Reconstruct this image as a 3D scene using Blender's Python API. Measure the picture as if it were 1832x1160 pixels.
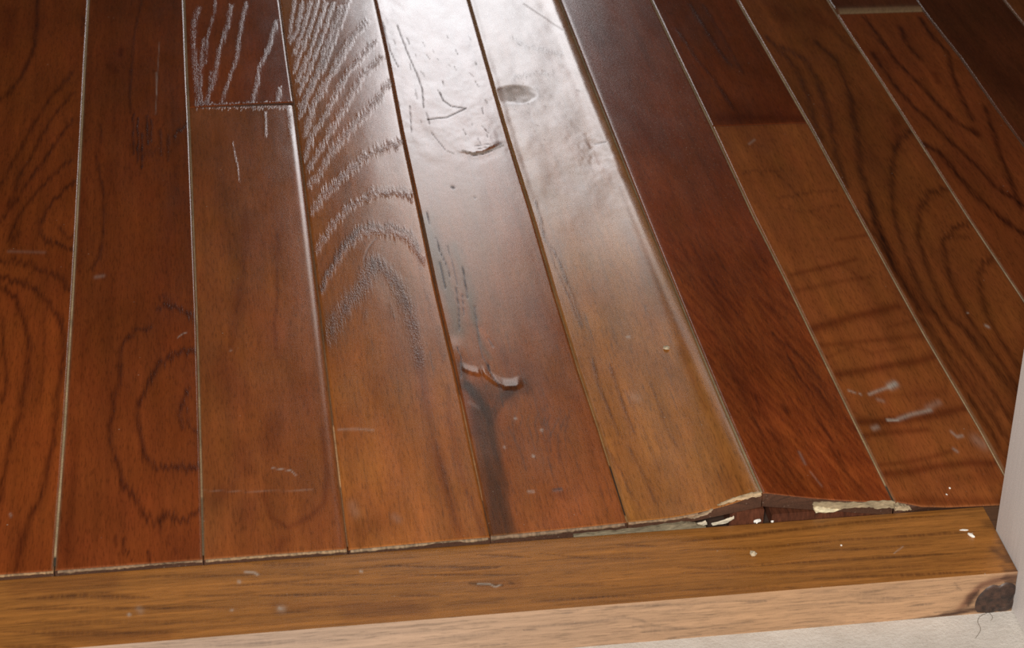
import bpy, math
import numpy as np

# ------------------------------------------------------------------ scene, camera, light
scene = bpy.context.scene
for o in list(bpy.data.objects):
    bpy.data.objects.remove(o, do_unlink=True)
from mathutils import Matrix, Vector
COL = scene.collection

FWD = Vector((0.196858, 0.836200, -0.511875))
RGT = Vector((0.978868, -0.197110, 0.054455))
DWN = Vector((-0.055361, -0.511778, -0.857332))
cam_d = bpy.data.cameras.new('camera')
cam = bpy.data.objects.new('camera', cam_d)
COL.objects.link(cam)
m = Matrix((RGT, -DWN, -FWD)).transposed().to_4x4()
m.translation = Vector((-0.20993, -0.982708, 0.734159))
cam.matrix_world = m
cam_d.sensor_width = 36.0
cam_d.lens = 36.0 * 4034.138 / 1832.0
cam_d.shift_x = -300.0 / 1832.0
cam_d.clip_start = 0.01
cam_d.dof.use_dof = True
cam_d.dof.focus_distance = 1.36
cam_d.dof.aperture_fstop = 22
scene.camera = cam

world = bpy.data.worlds.new('world')
scene.world = world
world.use_nodes = True
bg = world.node_tree.nodes['Background']
bg.inputs[0].default_value = (0.9, 0.86, 0.8, 1)
bg.inputs[1].default_value = 0.035

def area(name, loc, target, sx, sy, power, color):
    d = bpy.data.lights.new(name, 'AREA')
    d.shape = 'RECTANGLE'; d.size = sx; d.size_y = sy
    d.energy = power; d.color = color
    o = bpy.data.objects.new(name, d); COL.objects.link(o)
    o.location = loc
    o.rotation_euler = (Vector(target) - Vector(loc)).to_track_quat('-Z', 'Y').to_euler()
    return o
# area light standing in for the camera flash, and the daylight of the window across the room
area('camera_flash', (-0.27, -1.04, 0.78), (0.0, 0.05, 0.0), 0.16, 0.16, 22.0, (1.0, 0.95, 0.88))
WX0, WX1, WZ0, WZM, WZ1, WY = 0.13, 0.58, 0.85, 1.84, 2.22, 4.0
area('window_daylight', ((WX0+WX1)/2, WY+.03, (WZ0+WZM)/2), ((WX0+WX1)/2, 0, (WZ0+WZM)/2), WX1-WX0, WZM-WZ0, 11.0, (0.97, 0.97, 1.0))
area('added_upper_light', ((WX0+WX1)/2, WY+.03, (WZM+WZ1)/2), ((WX0+WX1)/2, 0, (WZM+WZ1)/2), WX1-WX0, WZ1-WZM, 1.6, (1.0, 0.9, 0.78))  # dimmer light above the window, added to carry the glare further down the planks

vs = scene.view_settings
vs.view_transform = 'Standard'; vs.look = 'None'; vs.gamma = 1.0
vs.use_curve_mapping = False; vs.exposure = 0.0
scene.display_settings.display_device = 'sRGB'
scene.cycles.use_denoising = False
scene.cycles.max_bounces = 6

# ------------------------------------------------------------------ helpers
def lin(r, g, b, k=1.0):
    f = lambda c: (c/12.92 if c <= .04045 else ((c+.055)/1.055)**2.4)
    return np.array([f(r/255.)*k, f(g/255.)*k, f(b/255.)*k])

RT = np.random.RandomState(7).rand(256, 256)
def vn(x, y, seed=0):
    x = x + seed*17.31; y = y + seed*9.77
    xi = np.floor(x).astype(np.int64); yi = np.floor(y).astype(np.int64)
    fx = x-xi; fy = y-yi
    fx = fx*fx*(3-2*fx); fy = fy*fy*(3-2*fy)
    g = lambda a, b: RT[a & 255, b & 255]
    return (g(xi, yi)*(1-fx)+g(xi+1, yi)*fx)*(1-fy) + (g(xi, yi+1)*(1-fx)+g(xi+1, yi+1)*fx)*fy
def fbm(x, y, seed=0, n=3):
    s = 0; a = .5; t = 0
    for i in range(n):
        s = s + a*vn(x*2**i, y*2**i, seed+i*3); t += a; a *= .5
    return s/t

def link(name, mesh, mat, parent=None, origin=(0, 0, 0), **props):
    o = bpy.data.objects.new(name, mesh)
    if mat: mesh.materials.append(mat)
    COL.objects.link(o)
    if parent:
        o.parent = parent
        o.location = Vector(origin) - parent.location
    else:
        o.location = origin
    for k, v in props.items(): o[k] = v
    return o
def empty(name, loc=(0, 0, 0), **props):
    o = bpy.data.objects.new(name, None); COL.objects.link(o); o.location = loc
    o.empty_display_size = .02
    for k, v in props.items(): o[k] = v
    return o
def mesh_mm(name, V, faces, origin=(0, 0, 0), tint=None, rough=None, pore=None, dust=None, smooth=True, flat_last=0):
    """V in mm (world), origin in m"""
    me = bpy.data.meshes.new(name)
    L = (np.asarray(V, float)/1000.0 - np.asarray(origin)).astype(np.float32)
    me.from_pydata(L.tolist(), [], faces if isinstance(faces, list) else faces.tolist())
    sm = np.full(len(me.polygons), smooth)
    if flat_last: sm[-flat_last:] = False
    me.polygons.foreach_set('use_smooth', sm)
    if tint is not None:
        a = me.attributes.new('tint', 'FLOAT_COLOR', 'POINT')
        c = np.ones((len(L), 4), np.float32); c[:, :3] = tint
        a.data.foreach_set('color', c.ravel())
    for nm, arr in (('rough', rough), ('pore', pore), ('dust', dust)):
        if arr is not None:
            a = me.attributes.new(nm, 'FLOAT', 'POINT')
            a.data.foreach_set('value', np.asarray(arr, np.float32))
    me.update()
    return me
def box_mm(name, x0, x1, y0, y1, z0, z1, bevel=0.0):
    import bmesh
    bm = bmesh.new()
    bmesh.ops.create_cube(bm, size=1)
    for v in bm.verts:
        v.co.x = (x0+x1)/2000 + v.co.x*(x1-x0)/1000
        v.co.y = (y0+y1)/2000 + v.co.y*(y1-y0)/1000
        v.co.z = (z0+z1)/2000 + v.co.z*(z1-z0)/1000
    if bevel:
        bmesh.ops.bevel(bm, geom=bm.edges[:], offset=bevel/1000, segments=2, affect='EDGES')
    me = bpy.data.meshes.new(name); bm.to_mesh(me); bm.free()
    return me

# ------------------------------------------------------------------ materials
class N:
    def __init__(s, name):
        s.m = bpy.data.materials.new(name); s.m.use_nodes = True
        s.t = s.m.node_tree; s.b = s.t.nodes['Principled BSDF']
        s.pos = s.t.nodes.new('ShaderNodeNewGeometry').outputs['Position']
    def n(s, typ, **kw):
        q = s.t.nodes.new(typ)
        for k, v in kw.items(): setattr(q, k, v)
        return q
    def l(s, a, b): s.t.links.new(a, b)
    def val(s, sock, v):
        if hasattr(v, 'links') or hasattr(v, 'is_output'): s.l(v, sock)
        else: sock.default_value = v
    def noise(s, scale, detail=2, rough=.5, src=None):
        mp = s.n('ShaderNodeVectorMath', operation='MULTIPLY'); s.l(src or s.pos, mp.inputs[0]); mp.inputs[1].default_value = scale
        t = s.n('ShaderNodeTexNoise'); t.inputs['Scale'].default_value = 1; t.inputs['Detail'].default_value = detail
        t.inputs['Roughness'].default_value = rough
        s.l(mp.outputs[0], t.inputs['Vector']); return t.outputs['Fac']
    def math(s, op, a, b=0.0, c=None, clamp=False):
        q = s.n('ShaderNodeMath', operation=op); q.use_clamp = clamp
        s.val(q.inputs[0], a); s.val(q.inputs[1], b)
        if c is not None: s.val(q.inputs[2], c)
        return q.outputs[0]
    def ramp(s, v, a, b, lo=0.0, hi=1.0):
        q = s.n('ShaderNodeMapRange'); q.clamp = True
        s.l(v, q.inputs['Value']); q.inputs['From Min'].default_value = a; q.inputs['From Max'].default_value = b
        q.inputs['To Min'].default_value = lo; q.inputs['To Max'].default_value = hi
        return q.outputs['Result']
    def mix(s, f, a, b, mode='MIX'):
        q = s.n('ShaderNodeMix', data_type='RGBA', blend_type=mode)
        s.val(q.inputs['Factor'], f)
        for i, v in ((6, a), (7, b)):
            if hasattr(v, 'is_output'): s.l(v, q.inputs[i])
            else: q.inputs[i].default_value = (*v, 1) if len(v) == 3 else v
        return q.outputs[2]
    def attr(s, name, out='Fac'):
        q = s.n('ShaderNodeAttribute', attribute_name=name); return q.outputs[out]
    def gray(s, v):
        q = s.n('ShaderNodeCombineColor'); [s.l(v, q.inputs[i]) for i in range(3)]; return q.outputs[0]
    def bump(s, h, strength=1.0):
        q = s.n('ShaderNodeBump'); q.inputs['Strength'].default_value = strength; q.inputs['Distance'].default_value = 1.0
        s.l(h, q.inputs['Height']); s.l(q.outputs[0], s.b.inputs['Normal'])

def wood_material(name, along_y=True, gloss=True):
    w = N(name)
    fx, fy = (1250, 125) if along_y else (95, 1300)
    tint = w.attr('tint', 'Color'); rough = w.attr('rough'); pore = w.attr('pore')
    fib = w.noise((fx, fy, 1300), 3, .6)
    fib2 = w.noise((fx*.35, fy*.3, 500), 2)
    f = w.math('MULTIPLY', w.ramp(fib, .32, .50, .70, 1.05), w.ramp(fib2, .3, .7, .92, 1.08))
    c = w.mix(1.0, tint, w.gray(f), 'MULTIPLY')
    # dust specks and tiny scratches lying in the finish
    vo = w.n('ShaderNodeTexVoronoi'); vo.inputs['Scale'].default_value = 95
    w.l(w.pos, vo.inputs['Vector'])
    sp = w.math('MULTIPLY', w.ramp(vo.outputs['Distance'], .035, .055, 1, 0), w.ramp(w.noise((31, 31, 31), 1), .52, .66))
    vo2 = w.n('ShaderNodeTexVoronoi'); vo2.inputs['Scale'].default_value = 330; w.l(w.pos, vo2.inputs['Vector'])
    sp = w.math('MAXIMUM', sp, w.math('MULTIPLY', w.ramp(vo2.outputs['Distance'], .13, .21, 1, 0), w.math('MULTIPLY', w.attr('dust'), w.ramp(w.noise((900, 500, 900), 1), .42, .62))))
    c = w.mix(w.math('MULTIPLY', sp, .55), c, (.45, .36, .28))
    w.l(c, w.b.inputs['Base Color'])
    r = w.math('MULTIPLY_ADD', pore, .12, rough)
    r = w.math('MULTIPLY_ADD', w.math('SUBTRACT', w.noise((60, 25, 60), 3), .5), .08, r)
    w.l(r, w.b.inputs['Roughness'])
    h = w.math('MULTIPLY', fib, .000005)
    hp = w.math('MULTIPLY', w.math('MULTIPLY', w.noise((1500, 420, 1500) if along_y else (420, 1500, 1500), 2), pore), .00028)
    h = w.math('ADD', h, hp)
    h = w.math('MULTIPLY_ADD', w.noise((200, 110, 200), 2), .000018, h)
    w.bump(h)
    w.b.inputs['IOR'].default_value = 1.5
    return w.m
M_WOOD = wood_material('stained_oak')
M_THRESH = wood_material('threshold_oak', along_y=False)

def simple(name, base, var=.25, scale=(300, 300, 300), rough=.7, bumpd=.0001, base2=None, detail=4):
    w = N(name)
    n1 = w.noise(scale, detail, .6)
    c = w.mix(w.ramp(n1, .3, .7), tuple(np.array(base)*(1-var)), tuple(base2 if base2 is not None else np.minimum(np.array(base)*(1+var), .95)))
    w.l(c, w.b.inputs['Base Color']); w.b.inputs['Roughness'].default_value = rough
    if bumpd: w.bump(w.math('MULTIPLY', n1, bumpd))
    return w.m
def attr_material(name, rough=.75, amp=.3, scale=(700, 700, 700), bumpd=.0003):
    w = N(name)
    n1 = w.noise(scale, 4, .6)
    c = w.mix(1.0, w.attr('tint', 'Color'), w.gray(w.ramp(n1, .25, .75, 1-amp, 1+amp)), 'MULTIPLY')
    w.l(c, w.b.inputs['Base Color']); w.b.inputs['Roughness'].default_value = rough
    w.bump(w.math('MULTIPLY', n1, bumpd))
    return w.m
M_FILL = attr_material('seam_dust', amp=.25)
M_RAW = attr_material('raw_broken_wood', amp=.35, scale=(350, 350, 900))
M_PAINT = simple('white_gloss_paint', (.66, .61, .59), .05, (260, 260, 18), .45, .00006)
M_WALL = simple('room_wall_paint', (.20, .16, .13), .08, (20, 20, 20), .9, 0)
M_WALL2 = simple('hall_wall_paint', (.42, .39, .35), .04, (20, 20, 20), .8, 0)
M_SUB = simple('subfloor_boards', (.05, .025, .015), .3, (60, 8, 60), .8, .0002)
M_UNDER = simple('underlay_wood', (.10, .030, .013), .45, (500, 60, 120), .55, .0003)
M_CHIP = simple('white_paint_flake', (.78, .74, .68), .08, (900, 900, 900), .6, .0001)
M_CRUMB = simple('plaster_crumb', (.50, .40, .27), .2, (900, 900, 900), .85, .0002)
M_HAIR = simple('dark_hair', (.10, .065, .035), .1, (300, 300, 300), .5, 0)
M_FRAME = simple('window_frame_paint', (.5, .5, .48), .05, (30, 30, 30), .5, 0)
def slab_material():
    w = N('worn_concrete')
    a = w.noise((26, 26, 26), 5, .65); b = w.noise((420, 420, 420), 4, .7); d = w.noise((1400, 1400, 1400), 2)
    c = w.mix(w.ramp(a, .35, .66), (.52, .475, .425), (.64, .60, .55))
    c = w.mix(w.math('MULTIPLY', w.ramp(b, .5, .72), .24), c, (.34, .285, .235))
    c = w.mix(w.math('MULTIPLY', w.ramp(d, .5, .8), .12), c, (.30, .25, .2))
    w.l(c, w.b.inputs['Base Color']); w.b.inputs['Roughness'].default_value = .85
    w.bump(w.math('ADD', w.math('MULTIPLY', b, .0006), w.math('MULTIPLY', d, .0001)))
    return w.m
M_SLAB = slab_material()

# ------------------------------------------------------------------ traced grain (0.1 mm, board surface coordinates)
DATA = '''0 b 8.16 .5 -3657,7497 -3637,6842
0 g 3.52 .7 -3442,7709 -3426,6762 -3501,6235 -3598,5910 -3708,5748
0 g 2.74 .5 -3072,7345 -3081,7015
0 g 2.89 .6 -3138,6308 -3266,5882 -3373,5466 -3437,5064 -3527,4656 -3585,4370
0 g 2.45 .6 -3115,5929 -3218,5640 -3301,5303 -3375,4874 -3442,4589 -3454,4390 -3494,4157
0 g 2.41 .7 -3110,5444 -3213,5106 -3283,4839 -3362,4547 -3438,4273 -3511,4000 -3561,3926
0 g 2.36 .6 -3097,4824 -3197,4651 -3303,4375 -3381,4155 -3425,3991 -3467,3685
0 g 2.69 .7 -3066,4496 -3174,4273 -3241,4085 -3273,3898 -3268,3757 -3217,3645 -3108,3559 -3050,3516
0 g 2.68 .5 -3160,3856 -3106,3719 -3055,3699
0 g 2.29 .5 -3406,3825 -3455,3593
0 w 1.51 .12 -3459,3533 -3230,3495
0 g 3.37 .6 -3542,3452 -3385,3377 -3260,3291 -3138,3155 -3068,3026
0 g 3.35 .7 -3531,3246 -3384,3129 -3273,3018 -3185,2840 -3122,2689 -3084,2523 -3070,2302 -3079,1964 -3089,1748 -3096,1484 -3090,1319 -3097,1239 -3121,1054 -3136,819 -3154,664 -3194,516 -3231,294 -3242,55
0 g 3.07 .7 -3518,3129 -3385,2931 -3321,2642 -3276,2363 -3274,2092 -3273,1922 -3298,1752 -3290,1583 -3322,1415 -3338,1181 -3353,943 -3361,689
0 g 2.10 .6 -3458,2704 -3438,2447 -3406,2151 -3383,1934 -3401,1746
0 g 2.10 .3 -3207,2718 -3181,2184 -3194,1686
0 w 0.95 .3 -3302,571 -3295,549
1 g 2.22 .5 -2626,7652 -2656,7268 -2688,6887 -2694,6455 -2711,5836 -2697,5567
1 b 4.46 .7 -2775,6670 -2783,6587
1 b 6.15 .4 -2872,6388 -2821,6282
1 g 1.63 .8 -2681,5518 -2677,4880
1 g 1.62 .9 -2649,5422 -2646,4729
1 g 1.61 .9 -2617,5234 -2615,4692
1 g 1.64 .9 -2585,5501 -2577,4987
1 g 1.65 .7 -2553,5414 -2554,5092
1 g 1.63 .6 -2491,5251 -2485,4819
1 g 1.62 .7 -2436,5173 -2435,4728
1 g 2.08 .8 -2389,5124 -2341,5239 -2292,5328
1 g 4.08 .4 -2690,4997 -2593,4873 -2477,4925
1 g 1.65 .5 -2909,5399 -2900,5079
1 g 1.94 .6 -2929,4817 -2911,4659 -2868,4302 -2863,3969 -2868,3610 -2888,3378 -2935,3236
1 b 5.22 .35 -3023,4442 -3012,3266
1 b 7.92 .3 -2840,4678 -2816,4338
1 w 1.85 .22 -2901,3137 -2853,3147
1 w 0.69 .35 -2515,6237 -2512,5839
1 w 0.52 .3 -2488,6808 -2508,6036 -2521,5505
1 w 0.53 .5 -2396,2333 -2368,2370 -2341,2388
1 g 2.88 .8 -2298,2526 -2325,2583 -2382,2686 -2443,2713 -2512,2699
1 g 3.27 .45 -2453,2777 -2487,2836
1 g 2.61 .7 -2563,2472 -2597,2448 -2641,2473 -2687,2384 -2733,2257 -2740,2032 -2738,1861 -2772,1710 -2773,1522 -2787,1399 -2778,1200 -2754,1049 -2732,945 -2718,805 -2663,678 -2618,560 -2591,456 -2543,376 -2499,408 -2469,483 -2416,387 -2371,392 -2308,474
1 g 2.98 .75 -2307,2179 -2424,2106 -2504,2031 -2560,1841 -2627,1614 -2636,1470 -2623,1321 -2610,1232 -2598,1075 -2542,945 -2466,896 -2386,904 -2287,915
1 g 2.00 .7 -2340,1748 -2371,1604 -2395,1461 -2375,1316
1 g 1.99 .6 -2357,1499 -2343,1336 -2288,1236
1 g 1.54 .7 -2701,267 -2700,134 -2659,94
1 g 1.83 .8 -2570,128 -2570,37
1 g 1.23 .5 -2470,238 -2471,135
1 g 1.23 .5 -2430,161 -2425,89
1 g 1.55 .5 -2742,293 -2738,215
1 b 4.45 .35 -2978,1423 -2981,638 -2992,122
1 b 2.84 .3 -2862,2681 -2958,2422 -2962,1906
1 g 2.17 .4 -2505,445 -2514,290
2 p 3.99 1 -2182,7461 -2229,7053 -2229,6507 -2217,5976 -2215,5654
2 p 3.02 1 -2150,6845 -2186,6324 -2202,5924 -2199,5651
2 p 2.26 .8 -2041,7613 -2060,7386 -2119,6894 -2150,6422
2 p 3.13 1 -1920,7482 -1962,7092 -2034,6657 -2090,6126 -2158,5664
2 p 2.12 .8 -2113,6211 -2142,5642
2 p 2.62 .9 -1802,7527 -1860,7003 -1907,6493 -1959,6179 -2013,5876 -2049,5628
2 p 2.64 .9 -1584,7108 -1645,6719 -1740,6297 -1781,5916 -1830,5608
2 p 2.55 .8 -1609,5868 -1636,5636
2 p 1.70 .9 -2231,5675 -2109,5656 -1947,5624 -1784,5613 -1560,5600
2 p 1.27 .7 -2191,5611 -1949,5570 -1746,5553 -1550,5557
2 p 1.65 .7 -1735,5438 -1745,5112
2 p 1.20 .6 -1983,4997 -1964,4597 -1956,4382
2 p 2.06 .8 -1561,5510 -1566,5098
2 b 15.24 0.47 -2098,1902 -2072,1679
2 b 11.12 0.41 -1861,1290 -1900,1119
2 b 9.65 0.47 -2059,1080 -2036,850
2 b 8.10 0.41 -2033,493 -2053,362
2 b 6.31 0.41 -2165,645 -2228,545
2 b 4.92 0.41 -1885,106 -1838,152
2 b 5.06 0.41 -1926,3925 -1971,3084 -2020,2765 -2072,2191
2 b 2.12 0.47 -1729,3589 -1778,2705 -1810,2396 -1806,2030
2 b 2.49 0.54 -1590,1200 -1588,740 -1624,469 -1708,345 -1833,255 -1918,371 -1948,590
2 w 0.48 .5 -1890,843 -1789,808 -1761,755
2 w 0.48 .13 -2271,669 -2044,629 -1677,601
2 w 0.70 .4 -2084,2146 -2077,2146
2 o 14.30 .3 -1818,2995 -1871,2575
2 o 9.43 .3 -1739,592 -1806,491
2 b 22.80 0.27 -2068,4184 -2011,3617
2 y 12.33 .1 -2228,545 -2266,182
3 p 2.28 .9 -1407,7544 -1476,6998 -1495,6803
3 p 2.73 .9 -1352,7479 -1423,6990 -1485,6737
3 p 2.73 .9 -1286,7517 -1382,6952 -1466,6531
3 p 2.67 .9 -1221,7555 -1336,6901 -1417,6546 -1483,6211
3 p 2.66 .9 -1162,7490 -1279,6894 -1360,6495 -1474,5986
3 p 2.65 1 -1101,7448 -1218,6886 -1338,6356 -1470,5826
3 p 3.08 1 -1049,7350 -1178,6772 -1287,6276 -1401,5796 -1477,5554
3 p 2.66 1 -973,7528 -1088,6993 -1219,6414 -1366,5901 -1486,5393
3 p 3.45 .9 -865,7059 -1015,6721 -1154,6290 -1282,5889 -1388,5532 -1467,5074
3 p 2.95 .9 -822,6669 -989,6313 -1112,6039 -1282,5450 -1415,5084 -1498,4675
3 p 3.35 .8 -797,6346 -962,6062 -1074,5754 -1203,5344 -1343,4946 -1471,4531
3 p 3.72 .8 -766,5920 -898,5606 -1037,5323 -1165,5077 -1298,4787 -1416,4410 -1486,4277
3 p 4.01 .9 -769,4894 -911,4792 -1041,4717 -1153,4546 -1274,4330 -1395,4145 -1494,3882
3 p 3.10 1 -782,4025 -879,4102 -999,4100 -1122,4049 -1238,3925 -1355,3716 -1448,3487 -1505,3335
3 g 3.15 .35 -768,4090 -872,4177 -992,4174 -1116,4123
3 p 3.42 .7 -815,3133 -841,3273 -889,3433 -984,3531 -1095,3584 -1215,3530 -1318,3336 -1412,3087 -1496,2845
3 g 3.42 .7 -818,3286 -853,3491 -955,3606 -1090,3655 -1198,3614 -1314,3397 -1410,3124 -1494,2873
3 g 3.19 .3 -832,3218 -834,2831 -814,2340 -802,1909
3 g 8.63 .5 -1132,3143 -1215,2881 -1332,2655 -1435,2434 -1506,2195
3 p 7.91 0.54 -1132,3143 -1215,2881 -1332,2655 -1435,2434 -1506,2195
3 g 7.13 .5 -1132,3143 -1062,3029 -1000,2830 -962,2477 -950,2173 -954,1895
3 p 6.42 0.54 -1132,3143 -1062,3029 -1000,2830 -962,2477 -950,2173 -954,1895
3 b 5.20 .5 -957,1968 -960,1633 -964,1269 -966,943 -950,587 -936,322 -924,54
3 b 2.85 .45 -817,1589 -843,1234 -845,731 -839,516 -808,229 -801,58
3 g 1.58 .4 -948,987 -936,541 -930,187
3 g 2.84 .35 -1228,2541 -1253,2441
3 g 2.84 .35 -1067,2568 -1065,2428
3 w 0.99 .22 -1497,1205 -1385,1193 -1296,1167
3 w 3.10 .12 -1256,290 -1237,260
3 w 4.37 .1 -1474,432 -1461,360
3 k 0.74 .6 -1086,3473 -1153,3336 -1191,3181 -1191,3092
3 o 13.00 .25 -1324,1981 -1367,1003 -1381,444
3 b 9.31 .3 -1462,191 -1273,266
3 b 8.15 .25 -1271,646 -1198,415
4 k 1.13 .8 -625,6993 -595,6466 -560,6066 -546,5782 -567,5449
4 k 0.89 .7 -736,7055 -726,6507 -690,6188
4 k 0.85 .7 -596,5785 -598,5597
4 k 0.83 .7 -668,5485 -699,5033
4 k 1.28 .9 -419,5704 -408,5565 -361,5464
4 k 1.26 .9 -349,5454 -253,5418 -411,5275 -559,5247
4 k 1.04 .8 -555,5362 -554,5172
4 k 0.82 .7 -554,5022 -514,4863 -483,4734
4 k 0.82 .6 -263,4781 -146,4809 -45,4830
4 k 0.87 .5 -152,6053 -127,5969
4 k 0.83 .5 -173,5117 -139,4993
4 k 2.76 .9 -500,4158 -493,4149
4 k 1.17 .6 -367,3995 -360,3986
4 y 9.39 .7 -743,3724 -708,3098 -684,2655 -678,2235
4 y 6.53 .5 -584,3315 -551,2714 -558,2360
4 k 0.84 .8 -716,3803 -712,3625
4 k 0.81 .8 -690,3441 -684,3247 -661,3056 -657,2899
4 k 0.80 .8 -701,3097 -702,2750
4 k 0.95 .9 -558,3023 -569,2773 -573,2622
4 k 0.86 .8 -633,2758 -646,2488 -673,2221
4 k 0.78 .8 -604,2661 -623,2408
4 k 0.81 .5 -628,3319 -618,3014 -621,2793
4 y 2.79 .5 -560,2642 -567,2312 -560,2053 -526,1883
4 k 1.04 .7 -545,2498 -567,2054 -567,1888 -545,1794
4 k 1.39 .7 -508,2108 -489,2012
4 o 3.15 .8 -540,2220 -512,2108
4 k 1.04 .9 -710,2022 -700,1902 -726,1672
4 k 2.40 .95 -548,1794 -548,1742
4 k 1.15 .9 -546,1729 -526,1618 -500,1532
4 r 5.41 .65 -711,1806 -720,1583
4 r 10.12 .55 -632,1478 -477,1504 -370,1542
4 o 4.74 .5 -575,1662 -553,1564
4 b 10.24 .4 -428,1872 -268,1659 -203,1523
4 r 5.38 .7 -703,1581 -665,1482 -624,1323
4 d 0.99 .55 -365,1242 -395,1149 -399,1005
4 d 0.99 .55 -326,1213 -356,1120 -364,929
4 d 0.98 .55 -292,1172 -326,1014 -328,819
4 d 0.98 .55 -212,1150 -293,968 -306,816
4 d 0.98 .55 -165,1175 -243,973 -281,685
4 d 1.30 .5 -515,1097 -483,851 -475,654
4 k 1.90 .7 -352,429 -307,434
4 b 4.42 .4 -373,393 -296,382
4 w 0.99 .6 -466,1188 -459,1187
4 w 0.99 .6 -331,1044 -324,1043
4 w 0.97 .7 -418,784 -412,778
4 w 0.97 .5 -568,897 -565,890
4 w 0.95 .4 -494,432 -463,427
4 w 1.67 .2 -709,1394 -664,1327
4 b 21.07 .25 -162,2389 -62,2101
4 o 9.42 .2 -410,147 -155,273
5 k 1.84 .4 457,7351 532,7167 598,7020 643,6889 690,6780
5 g 4.48 .3 264,6653 368,6500 589,6331
5 b 4.00 .3 155,5818 221,6332 289,6541
5 g 3.49 .3 169,5919 317,5985 469,5977
5 k 1.23 .5 602,4708 687,4718
5 d 3.42 .45 36,5728 192,5774 316,5679 327,5578 243,5469 50,5449
5 k 0.85 .3 339,5399 349,5378
5 g 1.86 .6 46,3896 35,3322 81,3077 85,2746
5 g 1.44 .5 27,3610 42,3021 72,2500 87,2146
5 g 1.45 .5 90,3015 98,2642 105,2213
5 g 1.66 .6 90,1741 87,1476 96,1173 119,920
5 g 2.01 .6 193,1693 193,1530 192,1219 203,966
5 g 1.65 .4 237,1393 258,954 276,534
5 g 1.65 .4 396,1419 395,978 419,728
5 b 3.43 .45 637,1770 644,1462 653,1064
5 b 5.95 .4 611,3469 622,2908 639,2228
5 b 6.94 .35 680,2069 667,1655
5 o 8.86 .5 191,2341 226,1524 288,766
5 o 7.89 .5 465,1334 497,820
5 b 12.59 .3 203,323 274,194
5 b 8.26 .35 582,302 615,167
5 g 1.27 .4 18,815 80,346 101,203
5 g 1.27 .4 140,857 183,384 198,212
5 o 3.16 .6 44,871 42,351 35,103
5 w 1.05 .6 354,2003 367,2000
5 w 4.71 .12 265,1324 289,1306
5 r 2.68 .25 690,2209 730,1626 754,945 771,435
6 g 2.10 .6 1283,1922 1340,1785 1390,1650 1440,1410
6 g 1.72 .6 1307,1648 1320,1415 1348,1221
6 g 2.01 .6 1124,1080 1141,954
6 g 1.67 .5 984,1163 957,934
6 g 1.67 .5 1314,1252 1321,873 1343,568
6 g 1.68 .5 1402,1319 1424,1000
6 g 1.62 .4 1306,688 1328,389 1390,131
6 b 14.38 .4 1069,2870 1034,2195
6 b 14.97 .35 1566,3180 1377,2874
6 b 13.65 .4 1052,1635 936,1289
6 b 9.57 .4 917,220 989,115
6 o 7.80 .5 1075,854 1068,424
6 o 6.42 .5 1255,624 1279,211
6 o 5.56 .4 1502,1991 1524,1513
6 w 1.30 .25 1100,548 1103,428
6 w 0.96 .2 1113,340 1142,197
6 b 24.89 .4 1008,6688 1025,4836
6 o 15.88 .3 815,4837 950,4019
7 g 3.15 .6 1837,7224 1860,6702 1885,6257 1916,5987
7 g 3.06 .6 1629,6753 1670,6188 1728,5741 1762,5254
7 g 2.75 .4 1950,7216 1968,6638 1982,5877
7 b 7.46 .7 1620,5081 1930,5074 2267,5029
7 b 17.33 .4 1803,5280 2135,5205
7 b 23.54 .3 2115,5868 2219,5550
7 g 1.62 .4 1596,4177 1891,4196
7 g 1.99 .4 1754,3799 2006,3829 2200,3865
7 g 1.59 .3 1819,4247 1898,3890 1953,3464
7 g 1.57 .3 1757,3647 1934,3548 2154,3614
7 b 2.63 .5 2013,3143 2258,3194
7 b 2.55 .6 1583,2692 1808,2764 2080,2863
7 b 2.52 .4 1564,2477 1824,2559 2122,2623
7 b 2.54 .3 1945,2828 2019,2670 2092,2513
7 b 4.41 .8 1533,1984 1677,2042 1851,2120 2055,2181 2182,2227
7 b 2.89 .5 1551,1782 1765,1806 2045,1831 2263,1852
7 b 1.90 .3 1557,1639 1753,1759 1856,1670 2082,1718
7 b 1.96 .35 2053,1976 2262,2048
7 b 3.78 .8 1563,1432 1757,1471 1956,1521 2100,1542 2277,1605
7 b 3.71 .3 1704,1164 1944,1172 2187,1195
7 b 4.12 .85 1528,898 1729,894 1933,910 2128,962 2270,1004
7 b 2.70 .7 1529,739 1669,768 1952,787
7 b 2.24 .6 1552,432 1733,457 1923,511 2050,565
7 b 3.54 .8 1534,333 1702,354 1890,404 2116,426 2268,406
7 b 3.46 .6 1515,48 1787,68 2161,32
7 b 7.08 .4 1898,262 2213,292
7 w 1.37 .5 1705,1196 1768,1230 1851,1269
7 w 2.76 .8 1859,1275 1903,1303
7 w 1.70 .25 1742,1136 1771,1115
7 w 1.01 .9 1736,906 1801,902
7 w 1.69 .5 1811,914 1901,956 2036,995
7 w 2.74 .2 2026,1020 2114,1075
7 w 2.01 .35 1624,819 1657,836
7 w 1.34 .45 2091,751 2109,696 2146,705
7 w 1.33 .4 2049,571 2062,546
7 w 5.35 .2 2219,650 2240,607
7 w 1.03 .4 1589,1248 1624,1220
7 w 1.03 .5 1648,1206 1653,1199
7 w 1.25 .25 1742,4635 1801,4704
7 o 5.61 .5 1627,1907 1628,1634
7 o 6.76 .5 1594,1306 1603,1019
7 o 4.46 .5 1568,3664 1605,2705
8 b 11.24 .6 2552,7080 2556,6939
8 b 12.15 .5 2853,7012 2856,6802
8 g 4.71 0.64 2328,6557 2384,6232 2422,5917 2400,5504 2348,5109 2299,4711
8 g 4.64 0.64 2413,6350 2532,6100 2543,5676 2476,5176 2397,4692 2338,4293 2288,3900
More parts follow.
